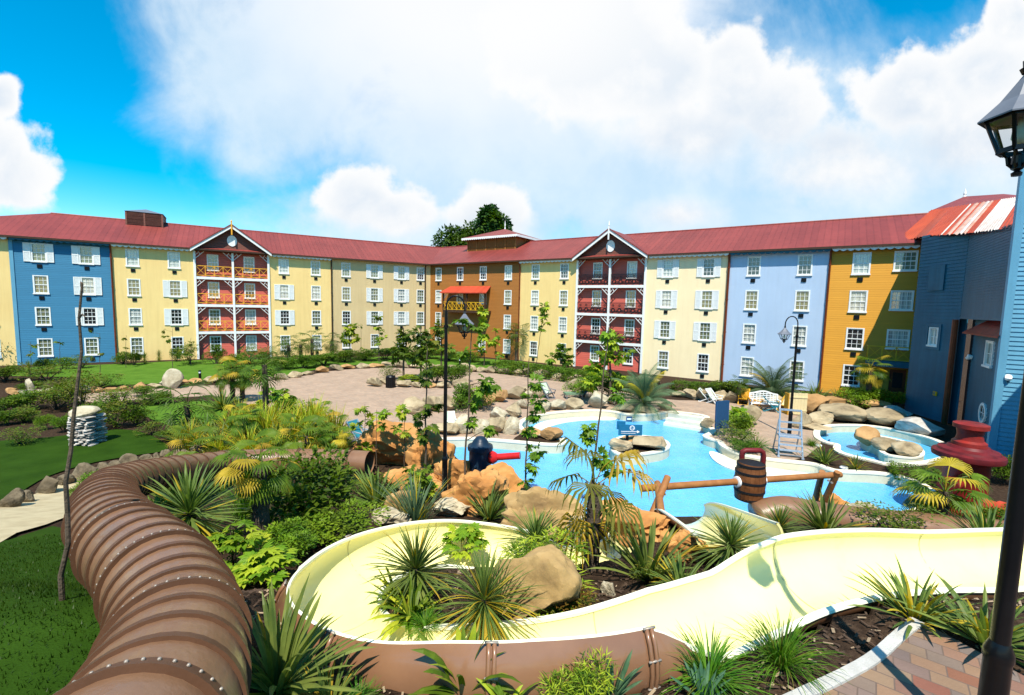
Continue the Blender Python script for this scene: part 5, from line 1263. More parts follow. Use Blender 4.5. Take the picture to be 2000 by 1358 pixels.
def mk_tuft(seed, n=260, L=1., Wd=.018, mats=('lf_grass', 'lf_olive'), lo=25, droop=1.9, dead=.08):
    r_ = random.Random(seed); m = MB()
    for i in range(n):
        el = R(r_.uniform(lo, 88)); az = r_.uniform(0, 6.28); b = r_.uniform(0, .18); m.cm = 1 if r_.random() < dead else 0
        blade(m, az, el, L*r_.uniform(.6, 1.2), Wd, droop*r_.uniform(.4, 1.3), 5, .2, (b*math.cos(az), b*math.sin(az), 0))
    return m.mesh('plant', list(mats), recalc=False)
def fanleaf(m, org, az, el, Lp, Lf, nseg=16, droop=.5, spread=115, tipd=.6, r_=rnd):
    ca, sa = math.cos(az), math.sin(az); p = V(org); pts = [p.copy()]; e = el
    for i in range(5):
        e = el-droop*(i/4)**1.5; p = p+V((math.cos(e)*ca, math.cos(e)*sa, math.sin(e)))*Lp/5; pts.append(p.copy())
    cm = m.cm; m.tube(pts, .008*max(1, Lp), 4, False)
    d = V((math.cos(e)*ca, math.cos(e)*sa, math.sin(e))); s = V((-sa, ca, 0)); n = d.cross(s)*-1
    for k in range(nseg):
        a = R(-spread+2*spread*k/(nseg-1)); dd = (d*math.cos(a)+s*math.sin(a)).normalized(); L = Lf*(.72+.28*math.cos(a*.6))*r_.uniform(.9, 1.05); w = Lf*.042
        sp = dd.cross(n).normalized(); q0 = p; q1 = p+dd*L*.5+n*L*.03; q2 = q1+(dd-V((0, 0, tipd*.5))).normalized()*L*.3; q3 = q2+(dd*.8-V((0, 0, tipd*1.3))).normalized()*L*.22
        m.add([q0, q1-sp*w+n*w*.5, q1, q1+sp*w+n*w*.5, q2-sp*w*.6, q2, q2+sp*w*.6, q3], [(0, 2, 1), (0, 3, 2), (1, 2, 5, 4), (2, 3, 6, 5), (4, 5, 7), (5, 6, 7)])
def mk_fancrown(seed, n=22, Lp=.58, Lf=.42, gold=.25, lo=-50, nseg=17, mats=('lf_mid', 'lf_gold'), tip=.8):
    r_ = random.Random(seed); m = MB()
    for i in range(n):
        t = (i+.5)/n; el = R(82+(lo-82)*t+r_.uniform(-10, 10)); m.cm = 1 if r_.random() < gold*(.3+1.6*t) else 0
        fanleaf(m, (0, 0, -.08*t), i*2.4+r_.uniform(-.4, .4), el, Lp*r_.uniform(.6, 1.1), Lf*r_.uniform(.8, 1.1), nseg, .8, 100, tip, r_)
    return m.mesh('crown', list(mats), recalc=False)
def mk_feather(seed, n=34, L=1., mats=('lf_grey', 'lf_gold', 'bark'), lo=5, droop=1.1, nl=30, trunk=.15, ll=.24, dead=.04):
    r_ = random.Random(seed); m = MB(); m.cm = 2
    m.tube([(0, 0, -.05), (0, 0, trunk*.6), (0, 0, trunk)], [.1, .12, .07], 9)
    for i in range(n):
        t = (i+.5)/n; el = R(86+(lo-86)*t+r_.uniform(-6, 6)); az = i*2.4+r_.uniform(-.3, .3); ca, sa = math.cos(az), math.sin(az); p = V((0, 0, trunk)); l = L*r_.uniform(.8, 1.05)
        m.cm = 1 if r_.random() < dead else 0; pts = [p.copy()]; ds = []
        for k in range(nl):
            e = el-droop*(k/nl)**1.6*r_.uniform(.9, 1.1); d = V((math.cos(e)*ca, math.cos(e)*sa, math.sin(e))); p = p+d*l/nl; pts.append(p.copy()); ds.append(d)
        m.tube(pts[::5]+[pts[-1]], [.012*(1-.8*j/6.5) for j in range(len(pts[::5])+1)], 4, False)
        for k in range(3, nl):
            d = ds[k]; s = V((-sa, ca, 0)); n_ = d.cross(s)*-1; q = ll*L*math.sin(math.pi*min(1, (k+2)/(nl+2)))**.6
            for sg_ in (-1, 1):
                tip = pts[k]+(s*sg_*.8+d*.65+n_*.25-V((0, 0, .12))).normalized()*q; m.add([pts[k], pts[k]+d*.022*L, tip], [(0, 1, 2)])
    return m.mesh('plant', list(mats), recalc=False)
def leafquad(m, p, d, n, l, w):
    s = d.cross(n).normalized(); m.add([p, p+d*l*.45-s*w/2+n*l*.06, p+d*l, p+d*l*.45+s*w/2+n*l*.06], [(0, 1, 2, 3)])
def mk_shrub(seed, n=1500, mats=('lf_dark', 'lf_mid', 'bark'), ll=.09, lw=.045, asp=1., clump=5, mix=.35, open_=.0, boxy=False):
    """unit radius .5 wide, height asp"""
    r_ = random.Random(seed); m = MB(); m.cm = 2
    cl = [(V((r_.gauss(0, .17), r_.gauss(0, .17), asp*r_.uniform(.3, .72))), r_.uniform(.16, .30)) for _ in range(clump)]
    for c, rr in cl: m.tube([(0, 0, -.03), (c.x*.5, c.y*.5, c.z*.5), tuple(c)], [.018, .012, .006], 5, False)
    for i in range(n):
        if boxy:
            q = V((r_.uniform(-.5, .5), r_.uniform(-.5, .5), r_.uniform(.0, 1))); ax = r_.randrange(3)
            q[ax] = (1 if ax == 2 else r_.choice((-.5, .5)))
            q = V((q.x, q.y, q.z*asp)); o = V((q.x, q.y, q.z-.3)); q += V((r_.gauss(0, .03),)*3)+V((0, 0, .05*NZ.noise((q.x*6, q.y*6, seed))))
        else:
            c, rr = r_.choice(cl); d = V((r_.gauss(0, 1), r_.gauss(0, 1), r_.gauss(0, 1)+.25)).normalized(); q = c+V((d.x, d.y, d.z*min(1.2, asp)))*rr*(1-.55*r_.random()**2); o = d
            if q.z < .02: q.z = r_.uniform(.02, .12)
        m.cm = 1 if (NZ.noise((q.x*5, q.y*5, q.z*5+seed)) > .05-mix*.5+.1*r_.random()) else 0
        d = (o.normalized()*.6+V((r_.gauss(0, .6), r_.gauss(0, .6), r_.gauss(.1, .5)))).normalized(); nn_ = (V((0, 0, 1))+V((r_.gauss(0, .5), r_.gauss(0, .5), 0))).normalized()
        leafquad(m, q, d, nn_, ll*r_.uniform(.6, 1.3), lw*r_.uniform(.7, 1.2))
    return m.mesh('plant', list(mats), recalc=False)
def palmate(m, p, d, size, k=7, r_=rnd):
    """a hand of lobes at p facing along d"""
    n = (V((0, 0, 1))+V((r_.gauss(0, .35), r_.gauss(0, .35), 0))).normalized(); s = d.cross(n).normalized(); n = s.cross(d)
    for j in range(k):
        a = R(-125+250*j/(k-1)); dd = d*math.cos(a)+s*math.sin(a)-n*.22; l = size*(.6+.4*math.cos(a*.7))
        ss = dd.cross(n).normalized(); m.add([p, p+dd*l*.55-ss*l*.25, p+dd*l-n*l*.16, p+dd*l*.55+ss*l*.25], [(0, 1, 2, 3)])
def mk_fatsia(seed, n=70, mats=('lf_bright', 'lf_lime', 'bark'), size=.22, asp=.8):
    r_ = random.Random(seed); m = MB()
    for i in range(n):
        a = r_.uniform(0, 6.28); rr = .48*math.sqrt(r_.random()); z = asp*(.25+.75*math.sqrt(max(0, 1-(rr/.5)**2)))*r_.uniform(.55, 1); p = V((rr*math.cos(a), rr*math.sin(a), z))
        if i % 5 == 0: m.cm = 2; m.tube([(p.x*.2, p.y*.2, 0), (p.x*.7, p.y*.7, p.z*.6), tuple(p)], .008, 4, False)
        m.cm = 1 if r_.random() < .35+.5*(z/asp-.5) else 0
        palmate(m, p, V((math.cos(a+r_.gauss(0, .7)), math.sin(a+r_.gauss(0, .7)), r_.uniform(-.2, .4))).normalized(), size*r_.uniform(.6, 1.1), 8, r_)
    return m.mesh('plant', list(mats), recalc=False)
VAR = {}
def variants(k, fn, n=3): VAR[k] = [fn(i) for i in range(n)]
variants('sword', lambda i: mk_sword(10+i, 64, 1., .05, 30, 88, .6))
variants('sword_big', lambda i: mk_sword(20+i, 84, 1., .06, 8, 86, .65, .07), 2)
variants('sword_gold', lambda i: mk_sword(30+i, 60, 1., .05, 22, 86, .65, .35, ('lf_sword', 'lf_gold')), 2)
variants('iris', lambda i: mk_sword(40+i, 24, 1., .11, 35, 85, .35, .0, ('lf_teal', 'lf_teal')), 2)
variants('broad', lambda i: mk_sword(50+i, 44, 1., .11, 5, 80, 1.3, .25, ('lf_mid', 'lf_lime')), 2)
variants('burst', lambda i: mk_burst(60+i, 210, .56, .02, .42, droop=1.0))
variants('burst_droop', lambda i: mk_burst(70+i, 280, .64, .017, .42, dead=.34, lo=-95, droop=.9), 2)
variants('tuft', lambda i: mk_tuft(80+i))
variants('greygrass', lambda i: mk_tuft(85+i, 150, 1., .022, ('lf_grey', 'lf_gold'), 55, .7, .2), 2)
variants('fan', lambda i: mk_fancrown(90+i))
variants('fan_gold', lambda i: mk_fancrown(95+i, 20, .55, .45, .62, -75), 2)
variants('fan_up', lambda i: mk_fancrown(195+i, 22, .55, .42, .2, -38, 19, ('lf_mid', 'lf_gold'), 1.5))
variants('fan_small', lambda i: mk_fancrown(100+i, 18, .5, .42, .12, -45, 11, ('lf_dark', 'lf_olive')), 2)
variants('fan_droop', lambda i: mk_fancrown(105+i, 12, .6, .62, .5, -55, 13, ('lf_olive', 'lf_gold'), 2.4), 2)
variants('limegrass', lambda i: mk_tuft(88+i, 170, 1., .03, ('lf_lime', 'lf_gold'), 35, 1.3, .45))
variants('feather', lambda i: mk_feather(110+i), 2)
variants('shrub_dark', lambda i: mk_shrub(120+i, 2600, ('lf_dark', 'lf_mid', 'bark'), .062, .034, .9, 7))
variants('shrub_green', lambda i: mk_shrub(130+i, 2800, ('lf_mid', 'lf_bright', 'bark'), .06, .028, .75, 8))
variants('shrub_bamboo', lambda i: mk_shrub(140+i, 1700, ('lf_mid', 'lf_lime', 'bark'), .13, .018, .95, 8))
variants('shrub_loose', lambda i: mk_shrub(150+i, 1200, ('lf_olive', 'lf_mid', 'bark'), .07, .03, 1.15, 8))
variants('shrub_rust', lambda i: mk_shrub(160+i, 1100, ('lf_olive', 'lf_rust', 'bark'), .07, .025, .8), 2)
variants('fatsia', lambda i: mk_fatsia(170+i))
variants('hedge', lambda i: mk_shrub(180+i, 1500, ('lf_dark', 'lf_mid', 'bark'), .09, .05, .6, boxy=True), 2)
KN = {'limegrass': ('grass_clump', 'grass clump'), 'sword': ('sword_leaf_plant', 'flax plant'), 'sword_big': ('sword_leaf_plant', 'flax plant'), 'sword_gold': ('sword_leaf_plant', 'flax plant'), 'iris': ('iris_plant', 'iris'), 'broad': ('strap_leaf_plant', 'leafy plant'), 'burst': ('cordyline', 'spiky plant'), 'burst_droop': ('cordyline', 'spiky plant'), 'tuft': ('grass_clump', 'grass clump'), 'greygrass': ('grass_clump', 'grass clump'), 'feather': ('feather_palm', 'palm'), 'shrub_dark': ('shrub', 'shrub'), 'shrub_green': ('shrub', 'shrub'), 'shrub_bamboo': ('bamboo_plant', 'shrub'), 'shrub_loose': ('shrub', 'shrub'), 'shrub_rust': ('shrub', 'shrub'), 'fatsia': ('fatsia_shrub', 'shrub'), 'hedge': ('hedge', 'hedge')}
cnt = {}
def plant(kind, px, py, wpx, hpx, label, group=None, dy=0., rz=None, sink=0.):
    i = cnt.get(kind, 0); cnt[kind] = i+1; me = VAR[kind][i % len(VAR[kind])]; nm, cat = KN[kind]
    o = ob(nm, me); p = G(px, py); d = mdep(p); zmax = max(v.co.z for v in me.vertices); xw = sorted(abs(v.co.x) for v in me.vertices)[int(len(me.vertices)*.97)]*2
    o.location = (p.x, p.y+dy, hbase(p.x, p.y+dy)-sink); sx = wpx*d/F/xw; o.scale = (sx, sx, hpx*d/F/zmax); o.rotation_euler = (0, 0, rnd.uniform(0, 6.28) if rz is None else rz)
    return tag(o, label, cat, group)
def palm(px, py, tpx, cpx, label, crown='fan', group=None, tw=.09, lean=0., squash=1., tapered=True):
    """trunk height tpx, crown width cpx (pixels)"""
    p = G(px, py); d = mdep(p); s = d/F; H = tpx*s; t = thing('fan_palm', label, 'palm', p, rnd.uniform(0, 6.28), group)
    m = MB(); r_ = random.Random(int(px)); pts = []; rad = []
    for k in range(13): z = -.1+(H+.1)*k/12; pts.append((lean*H*(k/12)**2, 0, z)); rad.append(tw*(1.05-.25*k/12+.12*(k % 2)))
    m.tube(pts, rad, 10)
    for k in range(70):
        z = H*r_.random(); a = r_.uniform(0, 6.28); x = lean*H*(z/H)**2; c = V((x+tw*.85*math.cos(a), tw*.85*math.sin(a), z)); m.bar(c, c+V((math.cos(a)*.05, math.sin(a)*.05, .09)), .035, .012)
    m.build('trunk', 'bark', t)
    i = cnt.get(crown, 0); cnt[crown] = i+1; me = VAR[crown][i % len(VAR[crown])]; c = ob('crown', me, t); c.location = (lean*H, 0, H)
    xw = 2*max(math.hypot(v.co.x, v.co.y) for v in me.vertices)*.93; k = cpx*s/xw; c.scale = (k, k, k*squash); return t
def sapling(px, py, top, label, clusters, tw=.035, leaf_m=('lf_mid', 'lf_lime'), size=.3, dep=None, topx=None, group=None, twig=True, nleaf=7, name='sapling_tree'):
    """clusters = (px, py, radius px, number of hands)"""
    p = G(px, py) if dep is None else D(px, py, dep); d = mdep(p); s = d/F; t = thing(name, label, 'young tree', p, 0, group); r_ = random.Random(int(px*7+py))
    tp = D(topx if topx else px, top, p.y)-p; m = MB(); pts = []
    n = 10
    for k in range(n+1): q = k/n; pts.append(tp*q+V((r_.gauss(0, .012), r_.gauss(0, .012), 0))*tp.z*.35)
    pts[0] = V((0, 0, -.1)); m.tube(pts, [tw*(1-.65*k/n) for k in range(n+1)], 8)
    f = MB()
    for cx, cy, cr, ch in clusters:
        c = D(cx, cy, p.y+r_.uniform(-.25, .25))-p; c.y = r_.uniform(-.3, .3)*max(.4, cr*s)
        b = min(pts, key=lambda q: (q-V((c.x, c.y, c.z-cr*s*.8))).length); 
        if twig: m.tube([b, b.lerp(c, .55)+V((0, 0, .03)), c], [tw*.4, tw*.28, tw*.14], 5, False)
        for k in range(ch):
            d_ = V((r_.gauss(0, 1), r_.gauss(0, 1), r_.gauss(0, .8))).normalized(); e = c+d_*cr*s*r_.uniform(.2, .85); f.cm = 1 if r_.random() < .4 else 0
            palmate(f, e, (d_+V((0, 0, -.25))).normalized(), size*r_.uniform(.6, 1.1), nleaf, r_)
    m.build('trunk', 'thin_bark', t)
    if clusters: f.build('foliage', list(leaf_m), t, recalc=False)
    return t
P_ = plant
# ---- near beds
P_('sword_big', 540, 1350, 290, 205, 'large blue-green sword-leaf clump at the bottom, beside the tube slide')
P_('sword_gold', 640, 1405, 150, 130, 'yellow-edged sword-leaf clump cut by the bottom edge, right of the biggest clump')
P_('broad', 905, 1352, 210, 135, 'broad strap-leaved plant with yellow tips before the brown flume hull')
P_('shrub_bamboo', 1130, 1385, 120, 110, 'yellow-green bamboo clump at the bottom edge before the flume hull')
P_('iris', 1192, 1362, 95, 92, 'blue-green iris right of the bamboo clump at the bottom')
P_('tuft', 1385, 1330, 185, 80, 'bright green grass clump under the end of the brown flume hull')
P_('tuft', 1525, 1300, 170, 100, 'taller bright green grass clump on the mulch under the yellow flume')
P_('iris', 1372, 1365, 100, 75, 'small blue-green iris tucked against the left grass clump')
P_('sword_gold', 1785, 1210, 190, 105, 'yellow-green sword-leaf clump at the tip of the brick terrace')
P_('sword', 1925, 1260, 200, 120, 'dark green sword-leaf clump behind the near lamp post')
P_('tuft', 700, 1385, 80, 60, 'small grass tuft at the bottom edge between the sword leaves')
P_('broad', 990, 1385, 120, 60, 'low strap-leaved plant at the bottom edge left of the bamboo')
# inside the flume bend
P_('burst_droop', 945, 1238, 180, 175, 'drooping cordyline in front of the smooth tan boulder')
P_('burst', 812, 1172, 160, 150, 'upright cordyline inside the left of the flume bend')
P_('broad', 805, 1205, 130, 75, 'strap-leaved clump below the upright cordyline')
P_('broad', 775, 1175, 90, 70, 'yellowing strap-leaved plant against the inner flume rim')
P_('tuft', 830, 1225, 90, 30, 'low dark grass tuft on the mulch inside the flume bend')
P_('fatsia', 905, 1085, 80, 55, 'ferny green plant behind the smooth tan boulder')
P_('shrub_bamboo', 1075, 1165, 150, 100, 'bamboo clump right of the smooth tan boulder')
P_('shrub_rust', 1108, 1195, 120, 70, 'rusty low shrub in front of the bamboo inside the bend')
P_('burst', 1045, 1098, 140, 110, 'dark cordyline at the end of the flume back wall')
P_('sword', 1265, 1132, 190, 125, 'grey-green sword-leaf clump in front of the orange-brown mound')
P_('sword_gold', 1330, 1150, 130, 70, 'straggly yellowing sword leaves over the flume rim')
P_('shrub_loose', 1278, 1140, 60, 40, 'small olive shrub at the foot of the grey-green sword leaves')
P_('burst', 1425, 1108, 140, 112, 'cordyline in front of the short pale chute')
P_('burst', 1520, 1068, 95, 90, 'dark cordyline before the brown slide shell')
P_('shrub_green', 1480, 1062, 90, 42, 'fresh green shrub between the two cordylines by the water pipe')
P_('sword', 1612, 1042, 135, 90, 'sword-leaf clump above the crest of the yellow flume')
P_('shrub_loose', 1735, 1040, 100, 60, 'thin twiggy shrub in front of the splashing water')
P_('sword', 1925, 1062, 120, 85, 'sword-leaf clump below the red hydrant outlet')
P_('shrub_green', 1985, 1040, 80, 60, 'green shrub at the right edge behind the near lamp')
palm(1838, 1030, 72, 160, 'yellowing fan palm in front of the giant red hydrant', 'fan_up', tw=.1)
palm(1155, 1112, 170, 235, 'windmill palm with long drooping wilted leaves in front of the lagoon', 'fan_droop', tw=.12, squash=1.1)
# ---- left bank
P_('burst', 372, 1068, 215, 165, 'big dark cordyline against the tube slide')
P_('sword', 335, 985, 120, 75, 'sword-leaf clump behind the big dark cordyline at the tube')
P_('broad', 298, 1000, 70, 40, 'small yellow-edged plant at the bend of the tube slide')
P_('tuft', 478, 1015, 120, 90, 'arching grass clump left of the thick windmill palm')
P_('shrub_dark', 605, 1040, 230, 170, 'big dense dark shrub behind the bright groundcover')
P_('shrub_green', 640, 1066, 230, 75, 'wide bright green shrub between dark shrub and flume bend')
P_('shrub_green', 560, 1095, 120, 75, 'green shrub right of the lower fatsia')
P_('fatsia', 458, 1120, 120, 98, 'lime-green fatsia against the tube slide')
P_('fatsia', 520, 1140, 110, 70, 'second lime-green fatsia, nearer the flume bend')
P_('sword', 650, 935, 80, 70, 'dark sword-leaf clump above the dense shrub')
P_('sword', 735, 985, 120, 78, 'grey sword-leaf clump below the orange outcrop')
P_('greygrass', 812, 1022, 130, 95, 'tall grey-gold grass clump behind the flume bend')
P_('sword', 955, 1015, 110, 78, 'grey-green sword-leaf clump below the navy water cannon')
P_('fatsia', 820, 975, 60, 45, 'leafy seedling below the dark orange rock')
P_('shrub_loose', 720, 975, 70, 50, 'yellow-green bushy weed beside the grey sword leaves')
palm(512, 1078, 178, 165, 'thick-trunked windmill palm with yellow skirt in front of the dense shrub', 'fan_up', tw=.13)
palm(390, 940, 72, 120, 'short windmill palm standing over the tube slide', 'fan_up', tw=.09)
palm(367, 838, 50, 135, 'dark windmill palm on the middle left lawn', 'fan_small', tw=.12)
palm(455, 786, 60, 80, 'slim windmill palm left of a pair at the path', 'fan_up', tw=.13); palm(474, 784, 52, 70, 'second slim windmill palm of the pair at the path', 'fan_up', tw=.13)
palm(520, 830, 118, 95, 'tall windmill palm with straight grey trunk on the left bed', 'fan_small', tw=.13)
for x, y, t, c, l in [(600, 912, 62, 130, 'low yellow fan palm at the centre left, biggest of the yellow group'), (640, 880, 40, 95, 'wilted golden palm next to the teal deck chair'), (545, 912, 40, 100, 'low green-gold palm over the dense shrub'), (625, 820, 20, 60, 'small upright yellow palm on the plaza edge')]: palm(x, y, t, c, l, 'fan_up', tw=.08)
for k, (x, y, w, h) in enumerate([(405, 862, 80, 55), (430, 872, 90, 50), (470, 868, 90, 60), (505, 880, 70, 55), (545, 872, 80, 60)]):
    P_('sword_gold', x, y, w, h, '%s golden sword-leaf clump from the left in the strip above the tube slide' % ORD[k], 'golden clumps above the tube slide')
P_('sword', 350, 865, 70, 55, 'grey sword-leaf clump right of the stone pillar'); P_('sword', 435, 800, 70, 45, 'sword-leaf clump at the foot of the palm pair')
P_('fatsia', 540, 815, 70, 60, 'bright leafy shrub at the foot of the tall windmill palm'); P_('shrub_green', 560, 830, 90, 50, 'yellow-green shrub by the plaza corner'); P_('tuft', 600, 850, 80, 45, 'arching grass at the plaza corner')
for x, y, w, h, k, l in [(20, 815, 60, 45, 'shrub_dark', 'dark round shrub at the left edge'), (60, 800, 60, 40, 'shrub_dark', 'dark shrub behind the narrow standing stone'), (88, 840, 34, 32, 'shrub_green', 'small upright green bush on the left bed'), (125, 845, 32, 36, 'shrub_green', 'small bright green bush beside the bare sapling'), (225, 835, 70, 60, 'shrub_loose', 'loose twiggy shrub right of the stone pillar'), (268, 832, 50, 45, 'shrub_dark', 'dark shrub at the edge of the middle lawn'), (110, 800, 80, 60, 'shrub_loose', 'thin olive shrub behind the bare sapling'), (160, 800, 70, 80, 'shrub_loose', 'tall thin bamboo-like shrub behind the stone pillar'), (235, 795, 80, 40, 'shrub_loose', 'low olive shrub along the left path'), (10, 745, 60, 30, 'shrub_dark', 'dark low shrub at the far left lawn'), (90, 745, 70, 40, 'shrub_loose', 'olive shrub on the far left bed'), (310, 790, 60, 25, 'shrub_dark', 'low dark shrub under the lawn palm'), (40, 870, 50, 40, 'shrub_loose', 'sparse dry shrub on the left bark bed'), (190, 965, 70, 45, 'shrub_green', 'weedy green plant against the bend of the tube slide'), (150, 975, 30, 30, 'shrub_green', 'small weed between sand path and tube slide')]: P_(k, x, y, w, h, l)
for k, (x, y, w, h) in enumerate(sorted([(372, 880, 66, 75), (425, 890, 70, 60), (450, 850, 60, 60), (488, 895, 80, 70), (500, 850, 70, 65), (530, 895, 80, 70), (575, 870, 90, 85), (545, 840, 80, 60), (600, 850, 80, 80), (620, 905, 90, 80), (640, 860, 70, 70), (660, 900, 70, 70), (590, 925, 90, 80), (560, 915, 80, 80), (470, 830, 60, 60), (520, 862, 80, 95), (615, 840, 70, 80), (655, 870, 70, 90)])):
    P_('limegrass', x, y, w, h, '%s yellow-lime grass clump from the left in the dense bed above the tube' % ORD[k], 'yellow-lime grasses above the tube slide')
for k, (x, y, t, c) in enumerate([(480, 880, 66, 80), (655, 908, 54, 80)]): palm(x, y, t, c, '%s bushy yellow-green fan palm from the left in the dense bed above the tube' % ORD[k], 'fan_up', group='fan palms above the tube slide', tw=.08)
for k, (x, y, w, h) in enumerate(sorted([(15, 830, 50, 30), (45, 825, 50, 34), (180, 825, 60, 40), (300, 850, 40, 30), (330, 862, 40, 26), (150, 770, 60, 34), (200, 760, 60, 30), (60, 768, 40, 24), (285, 775, 50, 22)])): P_('shrub_loose' if k % 2 else 'shrub_dark', x, y, w, h, '%s scrubby bush from the left on the left bark bed' % ORD[k], 'scrubby bushes on the left bark bed')
# ---- foot of the left wing
for i, (x, y, w, h, k) in enumerate([(20, 712, 40, 60, 'shrub_loose'), (57, 733, 18, 32, 'burst'), (88, 732, 34, 32, 'shrub_dark'), (128, 722, 34, 26, 'shrub_green'), (160, 720, 30, 30, 'shrub_loose'), (240, 712, 40, 26, 'shrub_dark'), (262, 715, 26, 28, 'shrub_dark'), (283, 712, 16, 28, 'burst'), (311, 707, 14, 26, 'burst'), (345, 708, 20, 30, 'shrub_dark'), (372, 712, 40, 45, 'shrub_loose'), (422, 712, 34, 40, 'shrub_dark'), (455, 720, 40, 30, 'shrub_green'), (488, 712, 44, 40, 'shrub_loose'), (520, 712, 34, 26, 'shrub_dark')]):
    P_(k, x, y, w, h, '%s plant from the left along the foot of the left hotel wing' % ORD[i], 'plants along the foot of the left wing')
for i, (x, y, w, h) in enumerate([(550, 722, 50, 26), (592, 720, 54, 28), (632, 715, 54, 26), (672, 708, 52, 26), (712, 705, 50, 24), (752, 703, 50, 24), (792, 702, 50, 26), (835, 702, 52, 28), (875, 706, 50, 24), (915, 708, 50, 22)]):
    P_('shrub_dark', x, y, w, h, '%s dark shrub from the left in the bed before the tan facade' % ORD[i], 'dark shrubs before the tan facade')
for x, y, t, c, l in [(564, 712, 38, 64, 'windmill palm before the cream facade right of the red gable'), (610, 706, 44, 60, 'palm with shaggy head beside the dark drainpipe'), (588, 708, 34, 40, 'smaller palm between two before the cream facade'), (648, 706, 40, 50, 'palm at the dark drainpipe of the tan facade'), (1008, 706, 58, 60, 'tall palm against the corner of the brown and yellow facades')]: palm(x, y, t, c, l, 'fan_small', tw=.16)
S_ = sapling
S_(684, 705, 632, 'young round-headed tree before the left of the tan facade', [(684, 642, 16, 26), (676, 662, 12, 14), (694, 660, 10, 10)], .06, size=.55)
S_(705, 705, 632, 'very thin sapling with tiny leaf tufts before the tan facade', [(704, 636, 5, 3), (703, 660, 5, 3), (706, 678, 5, 3)], .03, size=.3)
S_(740, 708, 612, 'slim sapling with spaced leaves before the shuttered windows', [(738, 620, 8, 6), (743, 645, 9, 7), (735, 668, 10, 8), (748, 660, 9, 6)], .04, size=.45)
S_(788, 745, 640, 'dense bushy young tree left of the round bed', [(788, 655, 20, 60), (780, 680, 18, 50), (796, 690, 16, 40), (770, 700, 10, 10)], .10, ('lf_dark', 'lf_mid'), .4)
S_(822, 740, 640, 'dense young tree in the round bed', [(822, 655, 22, 60), (830, 680, 20, 50), (815, 700, 18, 40)], .10, ('lf_dark', 'lf_mid'), .4)
S_(862, 735, 625, 'olive young tree left of the middle lamp', [(862, 640, 22, 50), (850, 665, 20, 40), (872, 680, 18, 34)], .09, ('lf_olive', 'lf_mid'), .42)
S_(945, 715, 600, 'columnar sapling with big pale leaves below the awning balcony', [(945, 608, 12, 16), (943, 630, 13, 16), (940, 655, 10, 9), (958, 668, 14, 16), (938, 680, 14, 16)], .06, ('lf_bright', 'lf_lime'), .55)
S_(968, 715, 640, 'small sapling before the brown facade', [(966, 645, 7, 6), (970, 668, 10, 10), (976, 690, 12, 12)], .04, size=.4)
S_(1046, 725, 592, 'sapling bent to the right before the yellow cream facade', [(1063, 600, 11, 14), (1060, 620, 9, 9), (1057, 642, 8, 8), (1066, 630, 6, 4)], .035, ('lf_mid', 'lf_lime'), .5, topx=1063)
S_(1078, 730, 690, 'low leafy sapling at the right hedge', [(1075, 700, 14, 18), (1088, 690, 10, 10)], .04, ('lf_mid', 'lf_bright'), .5)
S_(1105, 735, 672, 'leafy young tree before the white corner of the gable', [(1100, 690, 16, 30), (1108, 705, 18, 34), (1095, 672, 8, 8)], .05, ('lf_mid', 'lf_dark'), .45)
S_(1192, 790, 655, 'leggy tree with lime leaves before the iron-railed gable', [(1195, 665, 22, 36), (1180, 690, 20, 30), (1205, 700, 16, 20), (1165, 720, 20, 30), (1150, 745, 22, 36), (1205, 740, 18, 26), (1230, 690, 12, 10)], .09, ('lf_mid', 'lf_lime'), .42)
P_('shrub_green', 1140, 778, 70, 40, 'shrub left of the bushy palm by the lagoon'); P_('shrub_dark', 1195, 782, 70, 46, 'dark undergrowth below the leggy tree')
P_('shrub_loose', 762, 742, 40, 28, 'shrub growing over the litter bin'); P_('fatsia', 800, 748, 44, 16, 'lime groundcover in the round bed'); P_('shrub_dark', 850, 752, 60, 40, 'dark shrub filling the round bed'); P_('shrub_dark', 890, 752, 60, 42, 'dark shrub behind the middle lamp in the round bed')
P_('shrub_dark', 905, 800, 60, 54, 'dark shrub in the mid-plaza rocks'); P_('shrub_loose', 935, 800, 60, 50, 'loose shrub in the mid-plaza rocks')
for i in range(9): x = 990+i*33; P_('hedge', x, 730+i*4.2, 46, 26, '%s clipped hedge block from the left below the right wing' % ORD[i], 'hedge blocks below the right wing', rz=R(-34)+rnd.choice((0, math.pi)))
for i in range(8): x = 1335+i*36; P_('hedge', x, 764+i*3.2, 46, 20, '%s low hedge block from the left below the pale blue facade' % ORD[i], 'low hedge below the pale blue facade', rz=R(-34)+rnd.choice((0, math.pi)))
P_('feather', 1256, 802, 120, 95, 'bushy grey-green feather palm above the lagoon wall'); P_('feather', 1508, 782, 112, 88, 'silver feather palm against the pale blue facade')
P_('sword', 1592, 790, 50, 48, 'left sword-leaf clump at the ochre corner'); P_('sword', 1640, 795, 56, 42, 'right sword-leaf clump at the ochre corner')
for i, (x, y, w, h) in enumerate([(1670, 798, 70, 42), (1710, 800, 70, 44), (1745, 800, 50, 36)]): P_('shrub_green', x, y, w, h, '%s fresh green shrub from the left before the ochre doorway' % ORD[i], 'green shrubs before the ochre doorway')
palm(1693, 800, 82, 74, 'windmill palm before the ochre ground-floor window', 'fan', tw=.16); palm(1442, 790, 40, 46, 'small dark palm behind the navy board', 'fan_small', tw=.12)
